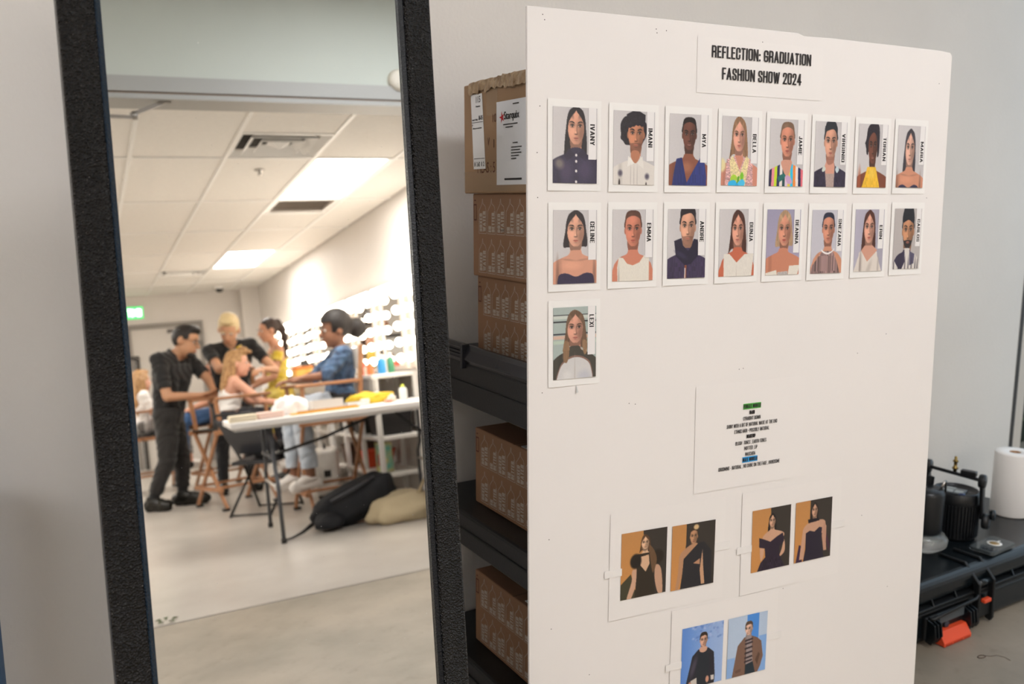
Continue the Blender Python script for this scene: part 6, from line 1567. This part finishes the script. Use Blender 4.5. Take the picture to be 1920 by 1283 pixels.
def person(label, u, v, J, face, skin, clothes, hair, k=1.0, voxel=.0095, extras=None, z0=.004, hk=1.16):
    """J: joints as offsets (du, dv, z); face: looking direction; clothes: list of (name, material, [(bone, t0, t1)...], offset)"""
    root = empty('person', RM(u, v, z0), ROOMZ, label, 'person')
    J = {a: np.array(b, float) for a, b in J.items()}
    B = []      # bones: name, p, q, r0, r1
    def b(n, p, q, r0, r1): B.append((n, np.asarray(p, float), np.asarray(q, float), r0 * k, r1 * k))
    hips = (J['hipL'] + J['hipR']) / 2; chest = (J['shL'] + J['shR']) / 2
    sx = (J['shL'] - J['shR']); sx = sx / np.linalg.norm(sx)
    dn = (hips - chest); dn = dn / np.linalg.norm(dn)
    ribL = chest + sx * .085 * k + dn * .13; ribR = chest - sx * .085 * k + dn * .13
    wsL = hips * .65 + chest * .35 + sx * .065 * k; wsR = hips * .65 + chest * .35 - sx * .065 * k
    b('torso', J['hipL'], wsL, .098, .088); b('torso', J['hipR'], wsR, .098, .088); b('torso', wsL, ribL, .088, .098); b('torso', wsR, ribR, .088, .098)
    b('torso', wsL, wsR, .09, .09); b('torso', ribL, ribR, .10, .10); b('pelvis', J['hipL'], J['hipR'], .105, .105)
    b('shoulder', J['shL'] - sx * .02, J['shR'] + sx * .02, .056, .056); b('shoulder', ribL, J['shL'], .085, .056); b('shoulder', ribR, J['shR'], .085, .056)
    nb = chest - dn * .02
    b('shoulder', chest + dn * .02 + sx * .05, nb - dn * .02 + sx * .02, .06, .05); b('shoulder', chest + dn * .02 - sx * .05, nb - dn * .02 - sx * .02, .06, .05)
    hc = J['head']
    fd = np.array(face, float); fd /= np.linalg.norm(fd)
    upv = hc - nb; upv = upv / np.linalg.norm(upv); upv = upv - fd * (upv @ fd); upv /= np.linalg.norm(upv)
    rt = np.cross(fd, upv)
    b('neck', nb, hc - upv * .07 - fd * .012, .056, .052)
    for s in 'LR':
        b('uarm' + s, J['sh' + s], J['el' + s], .052, .041); b('farm' + s, J['el' + s], J['wr' + s], .040, .027)
        if 'kn' + s in J:
            b('thigh' + s, J['hip' + s], J['kn' + s], .092, .060); b('shin' + s, J['kn' + s], J['an' + s], .057, .038)
            b('foot' + s, J['an' + s] + np.array([0, 0, -.03]), J['toe' + s], .040, .032)
            he = J['an' + s] - (J['toe' + s] - J['an' + s]) * np.array([.28, .28, 0]) ; he[2] = J['toe' + s][2] + .006
            b('foot' + s, he, J['toe' + s], .036, .034)
    mb = MB()
    for n, p, q, r0, r1 in B: capsule(mb, p, q, r0, r1)
    # head: skull, face, jaw, nose, ears
    kb = k; k = k * hk
    R = np.stack([rt, fd, upv], 1)
    def H(x, y, z): return hc + (rt * x + fd * y + upv * z) * k
    mb.ell(H(0, -.012, .025), (.077 * k, .095 * k, .098 * k), 18, 0, R); mb.ell(H(0, .018, -.03), (.062 * k, .070 * k, .085 * k), 16, 0, R); mb.ell(H(0, .045, -.085), (.034 * k, .034 * k, .028 * k), 12, 0, R)
    capsule(mb, H(0, .085, .012), H(0, .104, -.024), .010 * k, .015 * k, 8); mb.ell(H(0, .080, -.058), (.024 * k, .014 * k, .011 * k), 10, 0, R)
    for s in (-1, 1): mb.ell(H(s * .078, -.008, -.008), (.012 * k, .022 * k, .033 * k), 10, 0, R)
    # hands: palm, four fingers and a thumb
    kh = k; k = kb
    for s in 'LR':
        w = J['wr' + s]; hd = J.get('hd' + s); hd = (w - J['el' + s]) if hd is None else hd
        hd = hd / np.linalg.norm(hd)
        pn = np.array(J.get('pn' + s, (0, 0, -1.)), float); pn = pn - hd * (pn @ hd); pn /= np.linalg.norm(pn)
        sd = np.cross(hd, pn)
        B.append(('hand' + s, w, w + hd * .17, .04, .03))
        for t in (-.026, -.009, .009, .026):
            capsule(mb, w + hd * .015 + sd * t * .6 * k, w + hd * .085 * k + sd * t * k, .017 * k, .013 * k, 8)
            L = (.070 - abs(t - .004) * .7) * k; a = w + hd * .088 * k + sd * t * 1.08 * k
            m_ = a + hd * L * .55 + pn * L * .18; e = m_ + hd * L * .32 + pn * L * .42
            capsule(mb, a, m_, .0095 * k, .0088 * k, 8); capsule(mb, m_, e, .0088 * k, .0078 * k, 8)
        ts = sd * (1 if s == 'L' else -1)
        a = w + hd * .03 * k + ts * .026 * k; m_ = a + (hd * .03 + ts * .026 + pn * .012) * k; e = m_ + (hd * .030 + ts * .006 + pn * .012) * k
        capsule(mb, a, m_, .013 * k, .011 * k, 8); capsule(mb, m_, e, .0105 * k, .009 * k, 8)
    V, F = remeshed(mb, voxel, 3)
    body = mesh_obj('body', V, F, skin_mat(skin), root)
    # label every vertex with its nearest bone
    best = np.full(len(V), 1e9); lab = np.zeros(len(V), int); par = np.zeros(len(V))
    for i, (n, p, q, r0, r1) in enumerate(B):
        d = q - p; t = np.clip(((V - p) @ d) / (d @ d + 1e-12), 0, 1)
        dist = np.linalg.norm(V - (p + t[:, None] * d), axis=1) - (r0 + (r1 - r0) * t)
        m = dist < best; best[m] = dist[m]; lab[m] = i; par[m] = t[m]
    k = kh
    hdm = np.linalg.norm((V - hc) @ R / np.array([.095, .12, .135]) / k, axis=1) < 1
    # vertex normals
    me = body.data; N = np.empty(len(V) * 3); me.vertex_normals.foreach_get('vector', N); N = N.reshape(-1, 3)
    Fa = F
    for name, m, sel, off in clothes:
        ok = np.zeros(len(V), bool)
        for bn_, t0, t1 in sel:
            for i, bb in enumerate(B):
                if bb[0] == bn_ or (bn_[-1] == '*' and bb[0].startswith(bn_[:-1])): ok |= (lab == i) & (par >= t0) & (par <= t1)
        ok &= ~hdm
        fs = [f for f in Fa if all(ok[i] for i in f)]
        if not fs: continue
        idx = sorted({i for f in fs for i in f}); mp = {a: b_ for b_, a in enumerate(idx)}
        ii = np.array(idx)
        wr = .004 * np.sin(V[ii] @ np.array([60., 45, 38]) + 3 * np.sin(V[ii] @ np.array([17., -23, 29]))) if off > .008 else 0
        o = mesh_obj(name, V[ii] + N[ii] * (off + wr)[:, None] if off > .008 else V[ii] + N[ii] * off, [tuple(mp[i] for i in f) for f in fs], m, root)
        sm = o.modifiers.new('solid', 'SOLIDIFY'); sm.thickness = .003; sm.offset = -1
    # eyes, brows
    for s in (-1, 1):
        e = MB().ell(H(s * .030, .079, .006), (.0135 * k, .009 * k, .008 * k), 10, 0, R).build('eye', mat('eye_white', '#d8d0c8', .3), root)
        MB().ell(H(s * .031, .086, .006), (.0065 * k, .004 * k, .0065 * k), 8, 0, R).build('iris', mat('iris_dark', '#1f1512', .3), e)
        MB().obox(H(s * .031, .088, .027), rt * .019 * k, fd * .004, upv * .0032 * k).build('eyebrow', hair[1], root, .001)
    MB().ell(H(0, .090, -.058), (.023 * k, .008 * k, .007 * k), 10, 0, R).build('lips', mat('lips_' + skin.strip('#'), tuple(c * f_ for c, f_ in zip(hx(skin), (.75, .5, .5))), .45), root)
    # hair
    style, hm = hair
    hb = MB()
    hb.ell(H(0, -.022, .034), (.084 * k, .099 * k, .100 * k), 18, 0, R)
    if style == 'short':
        hb.ell(H(0, .020, .098), (.062 * k, .066 * k, .036 * k), 14, 0, R)
    if style == 'quiff':
        hb.ell(H(0, .045, .110), (.060 * k, .055 * k, .038 * k), 14, 0, R); hb.ell(H(0, .01, .12), (.06 * k, .07 * k, .03 * k), 14, 0, R)
    if style == 'pony':
        for a in ((-.115, .05, .05), (-.155, -.01, .042), (-.165, -.09, .040), (-.155, -.18, .034), (-.14, -.27, .024), (-.13, -.34, .012)):
            hb.ell(H(0, a[0], a[1]), (a[2] * k, a[2] * k, .06 * k), 12, 0, R)
    if style == 'bun':
        hb.ell(H(0, -.02, .05), (.100 * k, .112 * k, .105 * k), 18, 0, R); hb.ell(H(0, -.16, .0), (.068 * k, .066 * k, .072 * k), 16, 0, R); hb.ell(H(0, -.10, .02), (.06 * k, .06 * k, .06 * k), 14, 0, R)
    if style == 'long':
        for x in (-.055, 0, .055):
            capsule(hb, H(x, -.07, .02), H(x * 1.2, -.105, -.20), .045 * k, .045 * k); capsule(hb, H(x * 1.2, -.105, -.20), H(x * 1.1, -.10, -.46), .045 * k, .018 * k)
        for s in (-1, 1): capsule(hb, H(s * .070, -.03, .02), H(s * .080, -.03, -.18), .030 * k, .022 * k)
        hb.ell(H(0, .03, .10), (.06 * k, .06 * k, .03 * k), 12, 0, R)
    if style == 'bob':
        for x in (-.06, 0, .06): capsule(hb, H(x, -.06, .02), H(x * 1.2, -.07, -.11), .045 * k, .035 * k)
    hv, hf = remeshed(hb, .010, 3)
    # keep the face free
    loc = (hv - hc) @ R / k
    keep = ~((loc[:, 1] > .045) & (loc[:, 2] < .058) & (np.abs(loc[:, 0]) < .075)) & ~((loc[:, 1] > .01) & (loc[:, 2] < -.02) & (np.abs(loc[:, 0]) < .062))
    hf = [f for f in hf if all(keep[i] for i in f)]
    idx = sorted({i for f in hf for i in f}); mp = {a: b_ for b_, a in enumerate(idx)}
    mesh_obj('hair', hv[idx], [tuple(mp[i] for i in f) for f in hf], hm, root)
    if extras: extras(root, H, rt, fd, upv)
    return root

def cloth(name, c, **kw): return mat('cloth_' + name, c, .85, bump=.35, bscale=45, sheen=.2, **kw)
M_HBLACK = mat('hair_black', '#1d1715', .5, bump=.4, bscale=150); M_HBLOND = mat('hair_blond', '#d8c294', .5, bump=.4, bscale=150)
M_HDBL = mat('hair_dark_blond', '#8c653f', .5, bump=.4, bscale=150, col2='#bd9464', vscale=30); M_HBROWN = mat('hair_brown', '#33231b', .5, bump=.4, bscale=150)
SHIRT = [('torso', 0, 1), ('pelvis', 0, 1), ('shoulder', 0, 1), ('uarm*', 0, .80)]
TOP = [('torso', 0, 1), ('shoulder', 0, 1)]
PANTS = [('pelvis', 0, 1), ('thigh*', 0, 1), ('shin*', 0, .82)]

# 1 standing man in black with glasses
def glasses(root, H, rt, fd, upv):
    g = MB()
    for s in (-1, 1):
        g.tube([H(s * .034 + .025 * math.cos(a), .098, .004 + .019 * math.sin(a)) for a in np.linspace(0, 2 * math.pi, 16, endpoint=False)], .0028, 6, closed=True)
        g.tube([H(s * .059, .096, .008), H(s * .080, .06, .010), H(s * .082, -.02, .004)], .0028, 6)
    g.tube([H(-.010, .100, .006), H(.010, .100, .006)], .0025, 6)
    g.build('eyeglasses', mat('spectacle_black', '#141214', .3), root)
    mb = MB().ell(H(0, .058, -.088), (.046, .042, .034), 12, 0, np.stack([rt, fd, upv], 1)); mb.build('goatee', M_HBLACK, root)
person('standing man in black shirt and cropped trousers with glasses, hands together', 6.25, .95,
       dict(hipL=(-.085, -.06, .88), hipR=(.085, -.02, .88), shL=(-.20, -.10, 1.40), shR=(.12, .20, 1.40), head=(-.08, .175, 1.555),
            elL=(-.30, -.06, 1.05), wrL=(-.26, .24, 1.03), hdL=(.10, .9, .05), pnL=(.6, 0, .8), elR=(.02, .35, 1.18), wrR=(-.15, .37, 1.06), hdR=(-.5, -.1, -.3), pnR=(0, -.4, -1),
            knL=(-.12, -.10, .47), anL=(-.10, -.26, .10), toeL=(-.20, -.15, .052), knR=(.05, .04, .47), anR=(.02, .02, .11), toeR=(-.10, .20, .052)),
       (-.55, .80, -.30), '#b98a6a',
       [('shirt', cloth('black', '#1b1a1b'), SHIRT, .016), ('trousers', cloth('charcoal', '#221f1e'), PANTS, .018), ('sock', cloth('black', '#1b1a1b'), [('shinL', .7, 1)], .006), ('sock', cloth('black', '#1b1a1b'), [('shinR', .7, 1)], .006), ('shoe', mat('shoe_black', '#15130f', .3), [('footL', 0, 1), ('shinL', .93, 1)], .020), ('shoe', mat('shoe_black', '#15130f', .3), [('footR', 0, 1), ('shinR', .93, 1)], .020)],
       ('short', M_HBLACK), k=1.12, extras=glasses)
pal = empty('makeup_palette', RM(6.25 - .24, .95 + .43, 1.06), ROOMZ + .5, 'small makeup palette held in the hands of the standing man', 'palette')
MB().box(-.035, .035, -.05, .05, 0, .010).build('palette_base', mat('palette_black', '#2b2927', .4), pal, .003)
for q in range(6): MB().lathe([(.001, .0102), (.009, .0102), (.009, .0116), (.001, .0116)], 14, c=(-.016 + .032 * (q % 2), -.03 + .03 * (q // 2), 0)).build('powder_pan', mat('pan%d' % q, ['#e8c6a8', '#d99a80', '#f0e4d4', '#c77a6a', '#e0b090', '#a86a5a'][q], .7), pal)

# 2 fair haired man leaning over
person('fair-haired man in a black T-shirt bending over the seated woman', 6.62, 1.56,
       dict(hipL=(.06, -.10, .95), hipR=(.06, .10, .95), shL=(-.10, -.19, 1.46), shR=(-.10, .22, 1.49), head=(-.22, .0, 1.655),
            elL=(-.36, -.15, 1.26), wrL=(-.60, -.08, 1.30), hdL=(-.7, .5, 0), pnL=(0, .3, -1), elR=(-.30, .40, 1.20), wrR=(-.58, .22, 1.22), hdR=(-.6, -.5, -.1), pnR=(0, -.4, -1),
            knL=(.02, -.14, .50), anL=(.10, -.16, .10), toeL=(-.08, -.18, .035), knR=(.0, .12, .50), anR=(.08, .14, .10), toeR=(-.10, .16, .035)),
       (-.75, -.30, -.55), '#c99878',
       [('t_shirt', cloth('black', '#1b1a1b'), [('torso', 0, 1), ('pelvis', 0, 1), ('shoulder', 0, 1), ('uarm*', 0, .60)], .014), ('jeans', cloth('black_denim', '#232326'), [('pelvis', 0, 1), ('thigh*', 0, 1), ('shin*', 0, .95)], .010), ('shoe', mat('shoe_black', '#15130f', .3), [('footL', 0, 1)], .010), ('shoe', mat('shoe_black', '#15130f', .3), [('footR', 0, 1)], .010)],
       ('quiff', M_HBLOND), k=1.08)

# 3 seated woman with long hair
def clip3(root, H, rt, fd, upv):
    g = MB().ell(H(0, .04, .125), (.045, .05, .03), 12, 0, np.stack([rt, fd, upv], 1)); g.ell(H(.02, .09, .105), (.03, .03, .02), 10, 0, np.stack([rt, fd, upv], 1)); g.build('hair_roll', M_HDBL, root)
    MB().tube([H(-.05, .0, .135), H(0, .03, .16), H(.05, .0, .135)], .008, 8).build('hair_clip', mat('gold_clip', '#c9a53c', .35, metal=.5), root)
person('seated woman with long dark blond hair in a white tank top', 5.72, 1.42,
       dict(hipL=(-.09, -.04, .80), hipR=(.09, -.04, .80), shL=(-.17, .02, 1.13), shR=(.17, .02, 1.13), head=(-.01, .09, 1.285),
            elL=(-.22, .22, .93), wrL=(-.17, .42, .88), hdL=(.2, .9, 0), elR=(.22, .20, .93), wrR=(.17, .42, .88), hdR=(-.2, .9, 0),
            knL=(-.10, .42, .78), anL=(-.10, .44, .36), toeL=(-.10, .58, .30), knR=(.10, .42, .78), anR=(.10, .46, .36), toeR=(.10, .60, .30)),
       (-.30, .92, -.05), '#dca58c',
       [('tank_top', cloth('white', '#ece8e4'), [('torso', 0, 1)], .010), ('trousers', cloth('dark_blue', '#2a2c36'), PANTS, .012), ('shoe', cloth('white_shoe', '#d8d2cc'), [('footL', 0, 1)], .010), ('shoe', cloth('white_shoe', '#d8d2cc'), [('footR', 0, 1)], .010)],
       ('long', M_HDBL), k=.92, extras=clip3)

# 4 woman in yellow dress with pony tail
def skirt4(root, H, rt, fd, upv):
    MB().lathe([(.15, 1.02), (.17, .92), (.185, .75), (.20, .55), (.20, .54), (.175, .75), (.16, .92), (.14, 1.02)], 28, c=(0, .02, 0)).build('skirt', cloth('yellow', '#d9b93a', col2='#ead574', vscale=12), root)
person('standing woman in a yellow dress with a long ponytail', 6.95, 2.08,
       dict(hipL=(-.08, 0, .92), hipR=(.08, .0, .92), shL=(.17, .03, 1.42), shR=(-.17, .03, 1.42), head=(-.02, -.04, 1.64),
            elL=(.20, -.06, 1.14), wrL=(.16, -.26, 1.08), hdL=(0, -.9, 0), elR=(-.22, -.06, 1.14), wrR=(-.18, -.26, 1.06), hdR=(0, -.9, 0),
            knL=(.08, -.02, .48), anL=(.08, .02, .10), toeL=(.08, -.14, .035), knR=(-.08, -.02, .48), anR=(-.08, .02, .10), toeR=(-.08, -.14, .035)),
       (-.25, -.95, -.1), '#c48f72',
       [('bodice', cloth('yellow', '#d9b93a', col2='#ead574', vscale=12), [('torso', 0, 1), ('pelvis', 0, 1), ('uarm*', .05, .45)], .012), ('shoe', mat('shoe_black', '#15130f', .3), [('footL', 0, 1)], .008), ('shoe', mat('shoe_black', '#15130f', .3), [('footR', 0, 1)], .008)],
       ('pony', M_HBROWN), k=.93, extras=skirt4)

# 5 person in denim seated in the tall chair
person('person in a dark blue patterned shirt sitting in the tall director chair', 4.43, 2.07,
       dict(hipL=(.09, .02, .86), hipR=(-.09, .02, .86), shL=(.17, .09, 1.25), shR=(-.17, .05, 1.25), head=(.0, .04, 1.455),
            elL=(.24, -.12, 1.08), wrL=(.20, -.30, 1.075), hdL=(-.1, -.9, 0), elR=(-.23, -.14, 1.09), wrR=(-.20, -.30, 1.09), hdR=(.05, -.9, .05),
            knL=(.12, -.36, .84), anL=(.10, -.38, .32), toeL=(.10, -.52, .235), knR=(-.12, -.34, .84), anR=(-.12, -.30, .32), toeR=(-.12, -.44, .235)),
       (-.10, -.98, -.05), '#8a5f48',
       [('shirt', cloth('denim', '#26314a', col2='#4d6a8c', vscale=22), [('torso', 0, 1), ('shoulder', 0, 1), ('uarm*', 0, 1), ('farm*', 0, .15)], .016), ('shorts', cloth('black', '#1b1a1b'), [('pelvis', 0, 1), ('thigh*', 0, .35)], .016), ('jeans', cloth('pale_jeans', '#a9b3c0', col2='#c6cdd6', vscale=9), [('thigh*', .3, 1), ('shin*', 0, .9)], .026), ('shoe', cloth('white_shoe', '#d8d2cc'), [('footL', 0, 1)], .012), ('shoe', cloth('white_shoe', '#d8d2cc'), [('footR', 0, 1)], .012)],
       ('bun', M_HBLACK), k=1.02, hk=1.2)

# 6 woman at the mirror edge, 7 seated person behind
person('seated blonde woman in white at the left edge of the mirror', 7.95, .77,
       dict(hipL=(-.09, 0, .74), hipR=(.09, .0, .74), shL=(-.16, .02, 1.08), shR=(.16, .02, 1.08), head=(.0, .02, 1.24),
            elL=(-.2, .1, .88), wrL=(-.12, .28, .84), elR=(.2, .1, .88), wrR=(.12, .28, .84), knL=(-.1, .42, .72), anL=(-.1, .44, .30), toeL=(-.1, .58, .24), knR=(.1, .42, .72), anR=(.1, .44, .30), toeR=(.1, .58, .24)),
       (.5, .85, 0), '#d8a48c',
       [('top', cloth('white', '#ece8e4'), SHIRT, .012), ('trousers', cloth('grey_trouser', '#8f8a86'), PANTS, .012), ('shoe', cloth('white_shoe', '#d8d2cc'), [('footL', 0, 1)], .010), ('shoe', cloth('white_shoe', '#d8d2cc'), [('footR', 0, 1)], .010)],
       ('long', M_HDBL), k=.92)
person('seated dark-haired person in black top and blue jeans behind the standing man', 7.30, 1.54,
       dict(hipL=(.09, .0, .80), hipR=(-.09, .0, .80), shL=(.17, .02, 1.14), shR=(-.17, .02, 1.14), head=(.0, -.02, 1.315),
            elL=(.2, -.1, .95), wrL=(.12, -.28, .90), elR=(-.2, -.1, .95), wrR=(-.12, -.28, .90), knL=(.1, -.42, .79), anL=(.1, -.44, .36), toeL=(.1, -.58, .30), knR=(-.1, -.42, .79), anR=(-.1, -.44, .36), toeR=(-.1, -.58, .30)),
       (-.2, -.95, .1), '#c98f72',
       [('top', cloth('black', '#1b1a1b'), SHIRT, .012), ('jeans', cloth('blue_jeans', '#4f74a8'), PANTS, .012), ('shoe', mat('shoe_black', '#15130f', .3), [('footL', 0, 1)], .010), ('shoe', mat('shoe_black', '#15130f', .3), [('footR', 0, 1)], .010)],
       ('bob', M_HBROWN), k=.95)
